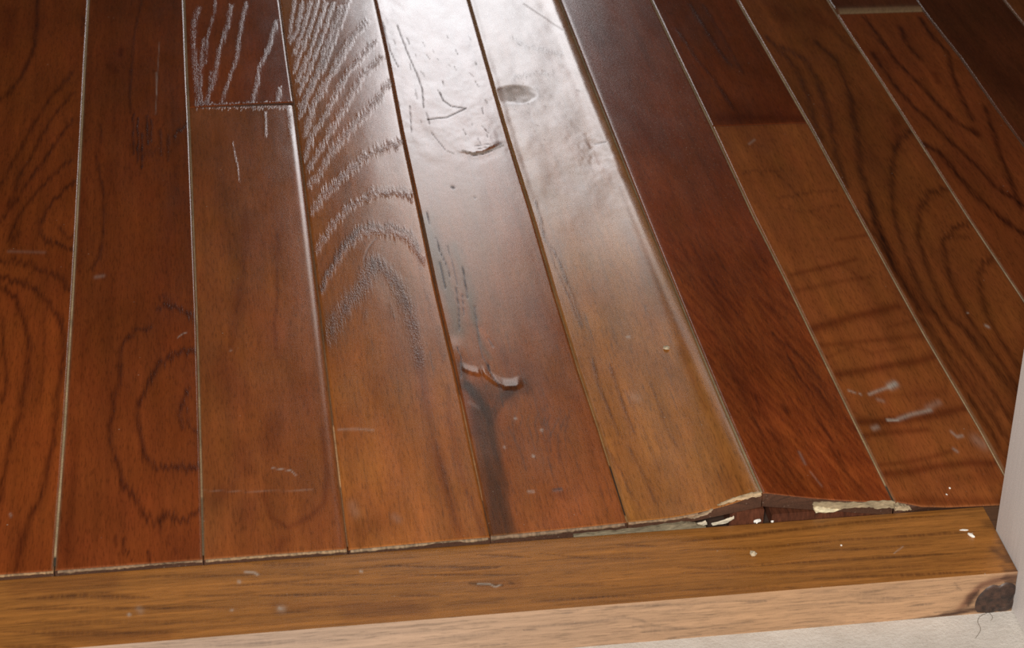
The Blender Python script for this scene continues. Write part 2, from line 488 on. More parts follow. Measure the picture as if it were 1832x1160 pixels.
8 g 4.59 0.68 2711,6404 2781,6081 2764,5658 2684,5228 2582,4675 2460,4120 2404,3691 2354,3338 2323,2988 2306,2681 2308,2308 2317,1970 2332,1712 2351,1467 2372,1203 2386,928 2398,698
8 g 4.14 0.64 2430,3799 2362,3395 2331,3043 2315,2795
8 g 3.61 0.56 2291,3518 2298,3110 2301,2704 2311,2213
8 g 4.05 0.68 3063,4787 2869,4585 2727,4256 2620,3885 2544,3550 2495,3323 2441,2944 2406,2586 2384,2241 2412,2009 2435,1700 2463,1408 2483,1145 2492,871
8 g 4.02 0.68 3002,3807 2839,3709 2717,3508 2673,3363 2581,3080 2534,2740 2507,2418 2486,2079 2536,1889 2564,1638 2590,1347 2619,1109
8 g 3.56 0.68 3024,3297 2870,3221 2738,3033 2666,2696 2620,2325 2609,1987 2627,1706 2645,1480 2649,1177
8 g 3.08 0.60 3018,2816 2868,2599 2790,2359 2740,2051 2730,1770 2733,1423
8 g 3.27 0.40 2874,3092 2960,3108
8 g 3.86 0.48 2915,6718 2940,6399 3019,6173
8 b 9.20 .5 2985,4987 2825,4523
8 b 8.54 .4 2736,5303 2648,5014
8 g 2.52 0.40 2403,2116 2400,1766 2419,1360 2437,972
8 g 2.50 0.40 2286,2130 2298,1675 2309,1243 2334,767 2333,555
8 g 2.47 0.40 2299,1440 2319,1049 2336,615
8 g 2.43 0.40 2312,1082 2317,769 2317,486
8 b 5.23 .5 2364,3345 2338,2564 2359,2121
8 o 5.65 .4 2674,1804 2651,1399
8 w 1.45 .6 2690,1921 2700,1906
8 w 0.73 .5 2616,2093 2623,2092
9 g 3.72 .85 3245,6855 3262,6486 3260,6001 3328,5540 3367,5130 3419,4880 3496,4690
9 b 5.11 .8 3499,4728 3518,4650
9 g 3.88 .8 3493,6674 3446,6349 3473,6027
9 g 3.77 .85 3711,6822 3706,6454 3744,6128 3645,5703 3603,5363 3551,4917
9 g 3.50 .85 3111,6165 3121,5631 3151,5219 3221,4858 3263,4578 3315,4303 3354,4037 3376,3779 3460,3615 3502,3466
9 g 4.35 .85 3038,4571 3130,4357 3152,4029 3191,3676 3248,3390 3317,3144 3356,3043
9 g 3.52 .8 3719,5102 3646,4687 3577,4279 3514,3862 3455,3488
9 b 4.46 .6 3511,5735 3494,5589
9 g 3.25 .6 2902,3376 2935,2967 3004,2571
9 g 4.46 .6 3248,6319 3217,6546
9 b 5.42 .4 3751,5952 3729,5793
10 b 22.39 .4 3992,6263 3981,5508
T g 2.11 .6 -3241,-176 -2974,-182 -2551,-246
T g 1.19 .5 -3274,-251 -3085,-271 -2781,-305 -2475,-350 -2168,-376
T g 2.06 .45 -3303,-430 -2965,-488 -2626,-532 -2402,-553
T g 1.77 .35 -3232,-366 -2476,-465 -2141,-500
T g 1.76 .5 -3296,-551 -2926,-609
T g 1.21 .45 -2628,-59 -2198,-105 -1923,-130
T g 0.89 .4 -2398,-256 -1931,-307
T g 1.82 .5 -2038,-27 -1642,-77
T g 0.91 .65 -1417,-111 -1163,-158 -689,-223
T g 0.90 .5 -1923,-130 -1456,-194
T g 0.90 .55 -1369,-206 -1092,-241 -583,-306
T g 0.90 .5 -2045,-197 -1339,-297 -937,-320
T g 0.89 .55 -2049,-297 -1383,-368
T g 1.19 .5 -1347,-387 -1070,-423
T b 4.13 .35 -1936,-396 -1237,-487
T k 1.49 .6 -916,-337 -812,-360 -746,-378
T k 1.79 .5 -704,-354 -687,-366
T b 4.18 .4 -859,-364 -654,-380
T w 0.54 .7 -875,-347 -811,-355 -785,-388 -757,-372
T g 0.91 .65 -867,-86 -562,-154
T g 0.92 .6 -93,-97 147,-142
T g 0.91 .5 -526,-119 -234,-206 128,-242
T g 0.90 .4 -568,-411 -155,-454
T g 1.26 .6 252,-114 691,-97 1251,-61 1817,-56
T g 1.24 .55 238,-185 662,-222 1156,-212 1874,-229 2030,-232
T g 1.23 .6 656,-379 1110,-381 1814,-419
T g 1.21 .5 208,-337 413,-374 647,-378
T g 0.93 .5 947,-294 1297,-303
T g 1.21 .45 198,-386 714,-452 1895,-517
T g 1.24 .55 909,-531 1925,-591
T g 1.20 .4 167,-539 790,-585
T g 1.19 .4 -615,-525 -24,-558
T b 7.88 .4 -3238,-68 -2759,-81
T b 5.27 .4 -3027,-511 -2477,-574
T b 5.89 .35 -1574,-518 -1171,-524
T s 4.45 .45 2013,-166 2076,-174
T s 5.33 .8 2068,-247 2055,-403 2055,-557
T s 3.74 .6 1976,-409 2019,-491
T w 0.91 .6 -2073,-91 -2027,-102 -2010,-124
T w 1.20 .5 -2110,-169 -2105,-175
T w 1.04 .6 -2671,-375 -2666,-381
T w 2.38 .18 -2621,-335 -2610,-356
T w 2.66 .3 -1909,-428 -1894,-430
T w 0.90 .7 -1474,-158 -1469,-164
T w 0.89 .5 -2155,-405 -2149,-406
T w 0.89 .5 -1911,-418 -1906,-428
T w 0.37 .4 1417,-364 1481,-310
T k 1.22 .5 665,-370 673,-376
F d 1.47 .5 -772,-97 -572,-107 -328,-110 -125,-93 -40,-121 44,-170 169,-195 378,-209
F d 0.89 .45 -87,-23 161,-40 492,-44 662,-61
F d 0.74 .55 401,-192 630,-201
F d 0.88 .45 -494,-15 -331,-20
F d 0.74 .4 113,-99 397,-128
F d 2.04 .4 -87,-153 66,-199 219,-204
F d 0.75 .7 1149,-128 1272,-137
F d 0.75 .7 1268,-102 1386,-114 1480,-104
F d 0.75 .6 1449,-174 1605,-170
F d 0.91 .45 1518,-108 1676,-105 1727,-79
F d 4.22 .3 1095,-62 1404,-139
F d 0.89 .4 833,-222 1145,-254
F d 0.90 .4 671,-99 1045,-118
F d 0.89 .3 707,-159 1050,-171
F d 1.78 .4 -301,-19 118,-25
F d 2.33 .35 -1180,-132 -772,-127
F d 1.16 .35 -1582,-71 -1064,-81
F d 2.90 .3 -2480,-42 -1583,-89
F d 1.22 .4 1683,-29 1714,-78 1743,-104
F b 3.06 .6 1766,-209 1789,-139 1845,-75 1985,-43
F r 3.09 .7 1952,-40 2086,-30
F r 4.88 .9 1847,-218 1886,-145 1966,-141 2084,-184
F r 4.86 .9 1865,-231 2093,-242
F d 2.33 .2 -24,-205 68,-230
4 k 0.94 0.33 -603,5716 -613,5657
4 k 0.92 0.63 -81,6247 -78,6194
4 k 0.93 0.60 -210,6487 -200,6391
4 k 0.67 0.65 -770,5320 -765,5244
4 k 0.82 0.62 -315,5070 -309,4977
4 k 0.74 0.69 -155,5060 -152,5022
4 k 0.87 0.53 -255,6172 -250,6099
4 k 1.09 0.57 -131,5421 -136,5315
4 k 0.94 0.38 -228,4906 -216,4805
4 k 1.14 0.34 -295,6206 -285,6174
4 k 1.11 0.32 -390,6497 -384,6432
4 k 1.09 0.50 -780,5397 -764,5339
4 k 0.81 0.46 -453,6652 -445,6565
4 k 1.17 0.66 -569,6735 -563,6615
4 k 0.94 0.55 -430,5754 -414,5664
4 k 0.82 0.69 -378,5922 -372,5821
4 k 0.72 0.55 -248,6783 -243,6706
4 k 0.85 0.58 -751,5569 -742,5491
4 k 0.85 0.48 -678,6698 -670,6600
4 k 0.96 0.42 -505,6063 -506,6001
4 k 0.86 0.39 -74,6742 -62,6654
4 k 0.75 0.43 -534,6420 -531,6356
4 k 0.82 0.56 -127,5898 -111,5785
4 k 0.79 0.62 -376,6336 -363,6294
4 k 1.05 0.44 -594,6245 -597,6131
4 k 0.83 0.47 -609,5242 -610,5194
4 k 1.11 0.69 12,6466 13,6434
4 k 0.99 0.57 -155,4966 -152,4920
4 k 0.96 0.41 -526,6105 -514,6053
4 k 1.03 0.66 -810,5061 -802,4977
4 k 0.96 0.51 -809,5352 -805,5304
4 k 1.06 0.49 -89,5555 -79,5496
4 k 0.80 0.62 -448,6404 -431,6319
4 k 1.04 0.32 -238,5159 -241,5131
5 k 0.76 0.37 198,5299 212,5278
5 k 0.82 0.28 697,6711 703,6688
5 k 0.81 0.46 292,6562 314,6528
5 k 0.76 0.33 106,5366 117,5355
5 k 0.74 0.34 199,4985 212,4964
5 k 0.78 0.39 229,5821 236,5810
5 k 0.77 0.29 496,5645 503,5634
5 k 0.75 0.35 227,5094 244,5064
5 k 0.75 0.34 445,5018 459,4996
5 k 0.74 0.42 252,4839 265,4819
5 k 0.79 0.42 412,6037 426,6014
5 k 0.77 0.47 126,5570 140,5549
5 k 0.77 0.45 621,5646 638,5612
5 k 0.76 0.45 217,5462 227,5441
4 w 1.22 .8 -360,4715 -299,4657 -228,4670 -149,4718 -59,4785
4 w 0.81 .6 -472,4724 -429,4676
4 k 0.81 .8 -298,4630 -223,4651 -152,4701
4 k 0.73 .7 -262,4726 -177,4757 -69,4804
F b 4.31 .8 1791,-154 1854,-69 1984,-36 2075,-44
F r 3.69 .8 1981,-66 2074,-83 2096,-154
T s 3.71 .6 1986,-589 2048,-617
F r 1.20 .9 1444,-269 1565,-266 1692,-260 1819,-250
F r 3.01 .9 1581,-268 1692,-256 1802,-240 1979,-243
F b 4.86 .7 1737,-234 1791,-154
F r 2.73 .85 1784,-223 1802,-163 1839,-105
F d 0.73 0.63 -229,-201 -55,-199
F d 0.76 0.59 1265,-38 1390,-37
F d 0.51 0.54 1154,-57 1282,-56
F d 0.50 0.71 -476,-34 -399,-33
F d 0.48 0.58 472,-68 650,-66
F d 0.50 0.40 -2567,-31 -2393,-29
F d 0.78 0.54 1597,-237 1692,-236
F d 0.65 0.73 36,-78 236,-76
F d 0.48 0.37 1124,-101 1230,-100
F d 0.53 0.44 -334,-32 -179,-30
F d 0.59 0.62 742,-142 841,-142
F d 0.54 0.56 869,-35 1049,-34
F d 0.54 0.54 1325,-252 1430,-252
F d 0.72 0.69 521,-56 692,-54
F d 0.73 0.55 -288,-241 -188,-240
F d 0.43 0.37 -1720,-101 -1651,-100
F d 0.44 0.74 100,-261 170,-260
F d 0.61 0.67 -669,-123 -589,-122
F d 0.73 0.31 -1044,-126 -994,-125
F d 0.45 0.50 1422,-179 1606,-178
F d 0.57 0.52 1685,-232 1907,-231
F d 0.56 0.37 294,-141 389,-140
F d 0.54 0.34 1472,-178 1605,-177
F d 0.69 0.61 991,-115 1172,-113
F d 0.64 0.43 -27,-205 76,-204
F d 0.52 0.73 -897,-205 -744,-204
F d 0.61 0.41 -101,-164 -56,-163
F d 0.65 0.66 6,-137 187,-135
F d 0.70 0.69 342,-222 446,-222
F d 0.58 0.54 97,-256 301,-254
T g 0.90 0.43 1117,-308 1390,-301 1665,-308
T g 0.76 0.41 330,-357 586,-362 846,-357
T g 0.66 0.36 -373,-423 -277,-426 -177,-423
T g 0.62 0.37 -2290,-393 -2061,-388 -1832,-393
T g 0.67 0.30 -3023,-119 -2869,-109 -2713,-118
T g 0.81 0.31 -1157,-248 -924,-256 -686,-247
T g 0.75 0.28 -3254,-251 -3110,-257 -2963,-251
T g 0.64 0.39 -1568,-72 -1333,-68 -1097,-71
T g 0.74 0.45 -652,-537 -371,-541 -83,-539
T g 0.82 0.49 -1593,-127 -1366,-135 -1133,-125
T g 0.61 0.28 -476,-236 -169,-237 145,-236
T g 0.95 0.34 -430,-128 -184,-126 66,-127
T g 0.75 0.49 -2252,-200 -1944,-207 -1630,-198
T g 0.79 0.35 -533,-189 -200,-185 132,-188
T g 0.81 0.28 1350,-317 1520,-319 1691,-317
T g 0.90 0.25 -1254,-204 -980,-204 -701,-203
T g 0.68 0.32 -2048,-514 -1787,-509 -1522,-516
T g 0.82 0.41 1402,-213 1657,-215 1916,-213
T g 0.74 0.38 199,-118 485,-114 769,-116
T g 0.71 0.44 -1938,-319 -1745,-320 -1551,-319
T g 0.93 0.47 -3099,-178 -2915,-178 -2729,-176
T g 0.80 0.43 -3186,-430 -3010,-433 -2834,-431
T g 0.74 0.46 -1109,-511 -930,-506 -751,-512
T g 0.89 0.42 -1947,-464 -1845,-463 -1745,-465
T g 0.65 0.37 -1992,-440 -1698,-442 -1401,-442
T g 0.81 0.45 -1003,-224 -874,-215 -749,-224
T g 0.83 0.26 -2244,-457 -1978,-462 -1713,-458
T g 0.64 0.46 1250,-574 1521,-570 1796,-577
T g 0.65 0.32 -349,-537 -90,-546 173,-539
T g 0.65 0.41 -2596,-354 -2419,-346 -2241,-354
4 s 9.64 .85 -630,1274 -638,1053 -653,734 -661,454 -673,77
4 s 6.38 .6 -687,1299 -701,972 -711,628 -718,324 -731,85
4 r 4.03 .7 -693,1580 -663,1438 -632,1262
4 b 7.30 .6 -711,1519 -707,1271 -706,1090
4 r 4.66 .6 -423,1523 -505,1420 -572,1286 -611,1169
4 b 4.02 .4 -478,1492 -445,1363
4 d 0.82 .5 -417,1206 -450,1089 -453,882
4 d 0.82 .5 -251,1204 -301,1070 -302,862
4 d 0.82 .4 -129,1232 -199,997 -236,679
4 d 0.82 .4 -441,1270 -488,1124 -496,946
3 d 0.73 0.23 -1407,1768 -1407,1407
3 d 0.73 0.34 -1348,1714 -1350,1344
3 d 0.78 0.23 -1360,1297 -1361,1083
3 d 0.64 0.47 -1309,1740 -1310,1646
3 d 0.86 0.22 -1316,1442 -1316,1326
3 d 0.58 0.41 -1032,923 -1031,745
3 d 0.68 0.24 -860,1140 -860,882
3 d 0.54 0.48 -1152,2081 -1151,1704
3 d 0.54 0.31 -875,983 -874,706
3 d 0.47 0.41 -958,434 -957,325
3 d 0.63 0.26 -901,750 -902,431
3 d 0.51 0.47 -1138,1888 -1136,1645
3 d 0.55 0.20 -1343,1192 -1342,918
3 d 0.63 0.45 -1199,1498 -1197,1332
3 d 0.50 0.40 -1217,451 -1218,332
3 d 0.56 0.20 -958,261 -957,138
3 d 0.60 0.27 -1378,708 -1376,541
3 d 0.69 0.29 -1201,1363 -1204,1153
3 d 0.69 0.31 -1420,2055 -1422,1938
3 d 0.81 0.22 -996,566 -996,363
3 d 0.73 0.42 -1225,2191 -1222,2058
3 d 0.79 0.26 -1494,1525 -1495,1176
3 d 0.72 0.50 -816,420 -816,338
3 d 0.61 0.23 -811,974 -810,840
3 d 0.51 0.24 -1162,971 -1163,759
3 d 0.61 0.42 -1408,1056 -1407,860
3 d 0.57 0.27 -1218,773 -1221,572
3 d 0.78 0.41 -1419,1834 -1422,1613
3 d 0.61 0.23 -1239,971 -1240,885
3 d 0.68 0.26 -1144,304 -1145,87
3 d 0.74 0.20 -970,1698 -971,1459
3 d 0.80 0.49 -974,932 -973,613
3 d 0.88 0.31 -1112,1730 -1111,1560
3 d 0.68 0.49 -1134,346 -1133,85
3 d 0.50 0.31 -901,603 -900,448
3 d 0.52 0.38 -1279,341 -1279,108
3 d 0.72 0.45 -836,483 -838,233
3 d 0.64 0.36 -1197,976 -1197,804
3 d 0.72 0.28 -1450,581 -1449,439
3 d 0.56 0.29 -912,1298 -911,1183
3 d 0.78 0.32 -1301,623 -1303,415
3 d 0.75 0.27 -938,1424 -940,1068
3 d 0.56 0.43 -911,549 -912,319
3 d 0.72 0.50 -1037,600 -1037,423
3 d 0.65 0.41 -1401,426 -1401,160
3 d 0.85 0.48 -882,1991 -882,1763
3 d 0.75 0.30 -884,1978 -885,1706
3 d 0.75 0.31 -888,2098 -889,1732
3 d 0.65 0.30 -985,531 -987,249
3 d 0.67 0.23 -1267,1601 -1266,1416
4 d 0.54 0.32 -615,833 -615,661
4 d 0.56 0.29 -656,1444 -657,1138
4 d 0.51 0.37 -652,2016 -651,1702
4 d 0.57 0.46 -334,762 -337,466
4 d 0.80 0.50 -334,762 -333,555
4 d 0.59 0.25 -498,399 -498,289
4 d 0.67 0.38 -104,678 -104,580
4 d 0.82 0.48 -320,1442 -321,1091
4 d 0.57 0.45 -384,861 -382,523
4 d 0.66 0.24 -250,1185 -249,1016
4 d 0.63 0.48 -43,520 -44,312
4 d 0.78 0.45 -358,1727 -355,1572
4 d 0.45 0.31 -452,958 -451,847
4 d 0.65 0.24 -237,335 -238,170
4 d 0.68 0.24 -597,894 -598,790
4 d 0.81 0.23 -286,303 -286,123
4 d 0.68 0.50 -305,240 -306,158
4 d 0.66 0.25 -268,1562 -268,1200
4 d 0.61 0.44 -485,1859 -483,1664
4 d 0.53 0.41 -701,1574 -699,1307
4 d 0.53 0.31 -705,504 -706,350
4 d 0.73 0.44 -515,1572 -514,1322
4 d 0.54 0.45 -316,667 -319,396
4 d 0.74 0.35 -412,1733 -411,1390
4 d 0.74 0.31 -322,930 -322,754
4 d 0.62 0.36 -396,1052 -396,845
4 d 0.77 0.23 -625,857 -625,730
4 d 0.69 0.28 -574,678 -576,410
4 d 0.44 0.42 -647,513 -648,386
4 d 0.79 0.42 -39,1869 -38,1678
4 d 0.78 0.30 -719,1140 -721,886
4 d 0.44 0.49 -86,492 -86,307
4 d 0.90 0.42 -387,2176 -389,1927
4 d 0.50 0.24 -429,291 -429,123
4 d 0.57 0.38 -258,810 -262,478
4 d 0.52 0.21 -239,913 -240,761
4 d 0.59 0.32 -236,2243 -237,1991
4 d 0.68 0.32 -359,852 -362,702
4 d 0.54 0.44 -233,1897 -233,1597
4 d 0.64 0.41 -177,911 -178,596
4 d 0.60 0.35 -668,1704 -668,1427
4 d 0.75 0.49 -87,430 -89,180
4 d 0.55 0.44 -397,1017 -398,764
4 d 0.55 0.42 -560,1049 -560,925
4 d 0.68 0.28 -243,1039 -244,902
4 d 0.56 0.38 -630,1410 -629,1051
4 d 0.72 0.24 -448,571 -449,261
4 d 0.63 0.38 -257,1497 -260,1162
4 d 0.85 0.26 -106,1253 -104,1015
4 d 0.63 0.31 -301,722 -303,394
4 d 0.49 0.50 -295,1289 -298,1040
4 d 0.74 0.22 -587,1779 -588,1530
4 d 0.67 0.25 -506,1641 -506,1439
4 d 0.85 0.49 -284,1269 -283,966
4 d 0.82 0.36 -191,1289 -192,1069
4 d 0.64 0.32 -368,906 -367,645
4 d 0.53 0.24 -162,1347 -163,1126
4 d 0.78 0.42 -239,379 -238,170
4 d 0.61 0.25 -288,1111 -287,767
4 d 0.62 0.36 -96,1996 -95,1665
5 d 0.82 0.37 240,1129 239,874
5 d 0.72 0.26 356,996 356,724
5 d 0.60 0.25 489,1442 491,1158
5 d 0.73 0.37 173,2951 172,2809
5 d 0.46 0.30 584,939 583,728
5 d 0.76 0.33 449,2839 450,2555
5 d 0.56 0.35 119,2080 118,1884
5 d 0.47 0.24 637,1326 638,1201
5 d 0.75 0.38 413,1770 415,1577
5 d 0.61 0.24 520,744 521,527
5 d 0.63 0.37 357,3020 357,2844
5 d 0.82 0.20 148,1178 147,838
5 d 0.76 0.35 302,533 303,197
5 d 0.60 0.27 701,1308 702,962
5 d 0.54 0.45 668,307 666,60
5 d 0.91 0.32 247,2745 247,2590
5 d 0.65 0.35 95,1854 93,1675
5 d 0.90 0.47 264,2160 263,1832
5 d 0.71 0.40 441,1367 441,1245
5 d 0.75 0.21 742,1717 740,1396
5 d 0.83 0.22 430,1224 431,955
5 d 0.59 0.45 112,3259 113,2899
5 d 0.76 0.31 609,1983 608,1604
5 d 0.91 0.35 657,2913 656,2464
5 d 0.56 0.23 342,2320 343,2019
5 d 0.90 0.48 235,1932 236,1797
5 d 0.51 0.39 579,440 576,218
5 d 0.69 0.29 722,111 721,-70
5 d 0.75 0.39 629,3149 627,2937
5 d 0.81 0.38 140,803 140,639
5 d 0.85 0.24 552,3146 554,2782
5 d 0.63 0.49 519,2297 517,1965
5 d 0.66 0.50 138,2286 139,1908
5 d 0.72 0.36 663,938 660,633
5 d 0.74 0.20 710,536 705,302
5 d 0.49 0.37 125,2337 126,1957
5 d 0.72 0.41 714,911 711,542
5 d 0.54 0.39 534,1479 534,1136
5 d 0.92 0.27 279,3119 278,2889
5 d 0.66 0.29 190,2042 190,1772
5 d 0.78 0.35 456,946 457,642
5 d 0.59 0.47 320,914 319,806
5 d 0.85 0.45 517,1584 518,1380
5 d 0.68 0.32 605,650 606,384
5 d 0.70 0.46 284,2212 284,2032
5 d 0.71 0.22 229,2485 227,2258
5 d 0.59 0.25 682,1134 679,797
5 d 0.49 0.40 178,994 178,702
5 d 0.87 0.24 444,1973 445,1714
5 d 0.54 0.46 531,2343 531,2228
5 d 0.80 0.23 235,1324 233,1094
5 d 0.50 0.23 510,1337 508,1008
5 d 0.88 0.47 140,2342 139,2009
5 d 0.53 0.32 495,1368 495,1025
5 d 0.71 0.40 737,3099 738,2830
5 d 0.86 0.32 282,2080 280,1769
5 d 0.64 0.42 95,2397 96,2159
5 d 0.83 0.47 210,1950 211,1716
5 d 0.83 0.40 347,1909 348,1814
5 d 0.54 0.38 669,2400 667,2261
5 d 0.80 0.50 357,1340 358,1201
5 d 0.55 0.48 229,3042 228,2920
5 d 0.74 0.27 647,2923 647,2685
5 d 0.89 0.33 264,3075 264,2892
5 d 0.84 0.23 334,1474 334,1308
5 d 0.76 0.30 340,1037 340,866
5 d 0.51 0.32 387,1650 388,1415
5 d 0.66 0.42 247,2018 246,1795
5 d 0.78 0.44 422,3006 422,2876
5 d 0.63 0.35 472,3143 475,3033
5 d 0.64 0.35 442,2253 444,2126
5 d 0.58 0.25 631,454 631,252
5 d 0.52 0.42 558,1868 560,1677
5 d 0.57 0.24 196,2548 197,2312
5 d 0.63 0.46 680,104 680,-2
5 d 0.65 0.38 527,2616 526,2316
5 d 0.66 0.43 58,542 59,354
5 d 0.64 0.33 296,1779 295,1432
5 d 0.92 0.26 497,2919 494,2783
5 d 0.48 0.20 340,482 339,316
5 d 0.53 0.40 493,1356 494,1006
5 d 0.69 0.30 574,2769 576,2505
5 d 0.81 0.32 52,2241 53,2048
5 d 0.72 0.38 70,2674 71,2472
5 d 0.53 0.26 734,1113 733,893
5 d 0.77 0.35 260,1465 260,1256
5 d 0.67 0.50 344,1433 343,1142
5 d 0.83 0.23 478,2689 477,2424
5 d 0.62 0.21 516,2838 517,2641
5 d 0.87 0.43 532,1822 529,1681
6 d 0.64 0.36 821,1369 831,1151
6 d 0.64 0.28 1468,2240 1483,2006
6 d 0.69 0.50 833,1761 857,1373
6 d 0.75 0.24 1037,1512 1049,1320
6 d 0.51 0.21 1440,346 1457,132
6 d 0.74 0.21 1176,2173 1194,1919
6 d 0.51 0.31 926,335 931,210
6 d 0.58 0.31 1055,2701 1076,2350
6 d 0.68 0.35 845,634 858,396
6 d 0.75 0.43 906,1527 925,1209
6 d 0.74 0.50 950,394 962,204
6 d 0.80 0.25 1018,255 1036,93
6 d 0.77 0.33 1198,1182 1221,848
6 d 0.53 0.25 1281,1015 1291,865
6 d 0.81 0.47 813,2829 824,2606
6 d 0.52 0.37 1149,633 1154,536
6 d 0.59 0.32 1124,3218 1153,2765
6 d 0.92 0.29 1097,2198 1112,1943
6 d 0.67 0.49 1141,3028 1160,2727
6 d 0.81 0.44 892,580 903,380
6 d 0.64 0.36 961,371 968,176
6 d 0.67 0.29 1484,937 1490,807
6 d 0.68 0.26 1386,1312 1393,1202
6 d 0.63 0.49 1367,3085 1384,2790
6 d 0.61 0.41 1484,1292 1500,1049
6 d 0.88 0.23 1174,1988 1187,1780
6 d 0.53 0.44 1095,1914 1105,1803
6 d 0.60 0.39 1322,1092 1344,726
6 d 0.95 0.40 880,2693 897,2437
6 d 0.89 0.40 1079,2380 1098,2105
6 d 0.69 0.45 909,979 923,709
6 d 0.49 0.37 1023,2001 1030,1903
6 d 0.59 0.33 1413,1683 1420,1556
6 d 0.80 0.20 1205,2743 1224,2458
6 d 0.88 0.46 1020,2715 1031,2556
6 d 0.56 0.35 815,869 831,619
6 d 0.59 0.36 1121,915 1133,717
6 d 0.73 0.40 1455,1819 1466,1609
6 d 0.74 0.38 979,563 995,269
6 d 0.61 0.29 1392,1542 1410,1241
6 d 0.55 0.29 1360,1516 1367,1390
6 d 0.49 0.40 982,767 1000,432
6 d 0.87 0.23 925,1255 937,1041
6 d 0.62 0.24 971,543 980,393
6 d 0.59 0.44 994,832 1000,689
6 d 0.82 0.49 1000,3128 1025,2753
6 d 0.84 0.27 1014,2616 1024,2503
6 d 0.91 0.26 1411,2163 1437,1751
6 d 0.80 0.40 1300,1047 1310,872
6 d 0.55 0.41 1289,1607 1306,1317
6 d 0.55 0.21 1046,2815 1072,2416
6 d 0.51 0.41 1089,1284 1094,1174
6 d 0.72 0.37 1232,574 1237,478
6 d 0.64 0.27 1429,305 1438,138
6 d 0.61 0.38 1343,2314 1353,2184
6 d 0.73 0.33 1262,820 1272,661
6 d 0.49 0.24 901,756 911,546
6 d 0.82 0.20 897,914 914,683
6 d 0.71 0.45 1428,1338 1445,1107
6 d 0.65 0.42 1357,2497 1371,2213
6 d 0.77 0.50 999,1859 1009,1652
6 d 0.60 0.35 851,3115 863,2925
6 d 0.81 0.26 891,1397 910,1102
6 d 0.79 0.47 1166,794 1176,593
6 d 0.79 0.45 1022,1477 1031,1365
6 d 0.55 0.33 868,453 879,212
6 d 0.84 0.34 1025,2792 1035,2556
6 d 0.72 0.22 1313,1389 1325,1214
6 d 0.48 0.44 968,373 976,260
6 d 0.78 0.46 1337,586 1352,379
6 d 0.45 0.27 1220,352 1238,120
6 d 0.54 0.45 1460,236 1473,132
6 d 0.85 0.30 1019,741 1034,449
6 d 0.48 0.32 852,159 874,63
6 d 0.82 0.23 933,2343 945,2111
6 d 0.71 0.20 1042,1306 1053,1118
6 d 0.79 0.48 1324,885 1340,671
6 d 0.79 0.29 1048,3225 1058,3018
6 d 0.52 0.31 1347,1813 1361,1562
6 d 0.61 0.48 1060,2445 1071,2197
6 d 0.65 0.48 1317,3260 1325,3140
6 d 0.77 0.49 1478,1215 1496,880
6 d 0.51 0.44 823,2636 834,2456
6 d 0.50 0.35 904,972 913,795
6 d 0.70 0.28 1191,232 1196,151
6 d 0.65 0.49 1355,2714 1381,2299
6 d 0.69 0.31 1302,1764 1322,1409
6 d 0.67 0.29 1316,2929 1330,2691
6 d 0.79 0.39 1415,2148 1426,2028
6 d 0.78 0.27 1088,608 1106,363'''
STROKES = {}
for l in DATA.splitlines():
    t = l.split()
    STROKES.setdefault(t[0], []).append((t[1], float(t[2]), float(t[3]), np.array([[float(v)/10 for v in q.split(',')] for q in t[4:]])))

W = 76.0                                   # plank width, mm
SEAM = {                                   # sideways wander of each joint line, (distance from threshold, offset) in mm
 1: [(25,-1.2),(138,-.15),(208,0),(300,.31),(396,.26),(507,.06),(638,-.28),(769,-.24)],
 2: [(8,-.67),(129,-.08),(268,.37),(389,.13),(516,-.05),(615,-.66),(764,-.87)],
 3: [(4,-.63),(119,-.2),(260,.67),(381,.85),(541,.68),(645,-.21),(759,-.63)],
 4: [(5,.3),(111,.32),(176,.52),(276,-.55),(374,-.43),(505,-.64),(649,.81),(753,.49)],
 5: [(13,.5),(102,.5),(167,-.6),(261,-.89),(367,-.29),(496,-.71),(614,.01),(748,.96)],
 7: [(265,1.2),(352,.2),(489,1.1),(624,.7),(738,.98)],
 8: [(31,-.9),(78,-.6),(186,-2.3),(263,-2.1),(345,-1.67),(489,-.6),(604,-1.37),(733,-2.27)],
 9: [(221,.6),(337,-.7),(440,-.6),(562,-.3),(663,-1.2)],
 10: [(443,.6),(509,.4),(603,1.5),(685,-.8)],
}
def seam_x(k, Y):
    d = SEAM.get(k)
    o = np.interp(Y, [a for a, b in d], [b for a, b in d]) if d else 0.0
    return (k - 5) * W + o + 0 * Y

def surf(c, u, Y, far=False):
    """height in mm of plank column c at fraction u across and Y mm from the threshold"""
    Yp = np.maximum(Y, 0.0)
    E = np.exp(-(Yp - 6) / 280.0)
    E5 = np.exp(-Yp / 200.0)
    b = 0.4 + 1.3 * np.exp(-Yp / 90.0)
    z = 0 * Yp + 0 * u
    if c == 4:
        z = b + 1.9 * E5 * u ** 1.5
    elif c == 5:
        z = b + 1.8 * E5 + 13.0 * E * np.clip(u, 0, 1) ** 2.3
    elif c == 6:
        z = b + 2.6 * E5 + 12.2 * E * np.clip(1 - u, 0, 1) ** 1.55
    elif c == 7:
        z = b + 2.6 * E5 * np.clip(1 - u, 0, 1) ** 1.5 - 1.9 * np.exp(-Yp / 60.0) * np.clip(u*2.5, 0, 1)
    else:
        z = b + 0.0 * u
    return z + TILT.get((c, far), 0.0) * (u - .5) * W / 57.3 + CROWN.get((c, far), 0.1) * 4 * u * (1 - u)
TILT = {(2, True): 1.2, (6, False): -.5, (0, False): 0, (3, False): 1.1, (4, False): -.6}
CROWN = {(2, True): .35, (3, False): .25, (5, False): 0.0, (6, False): .25}


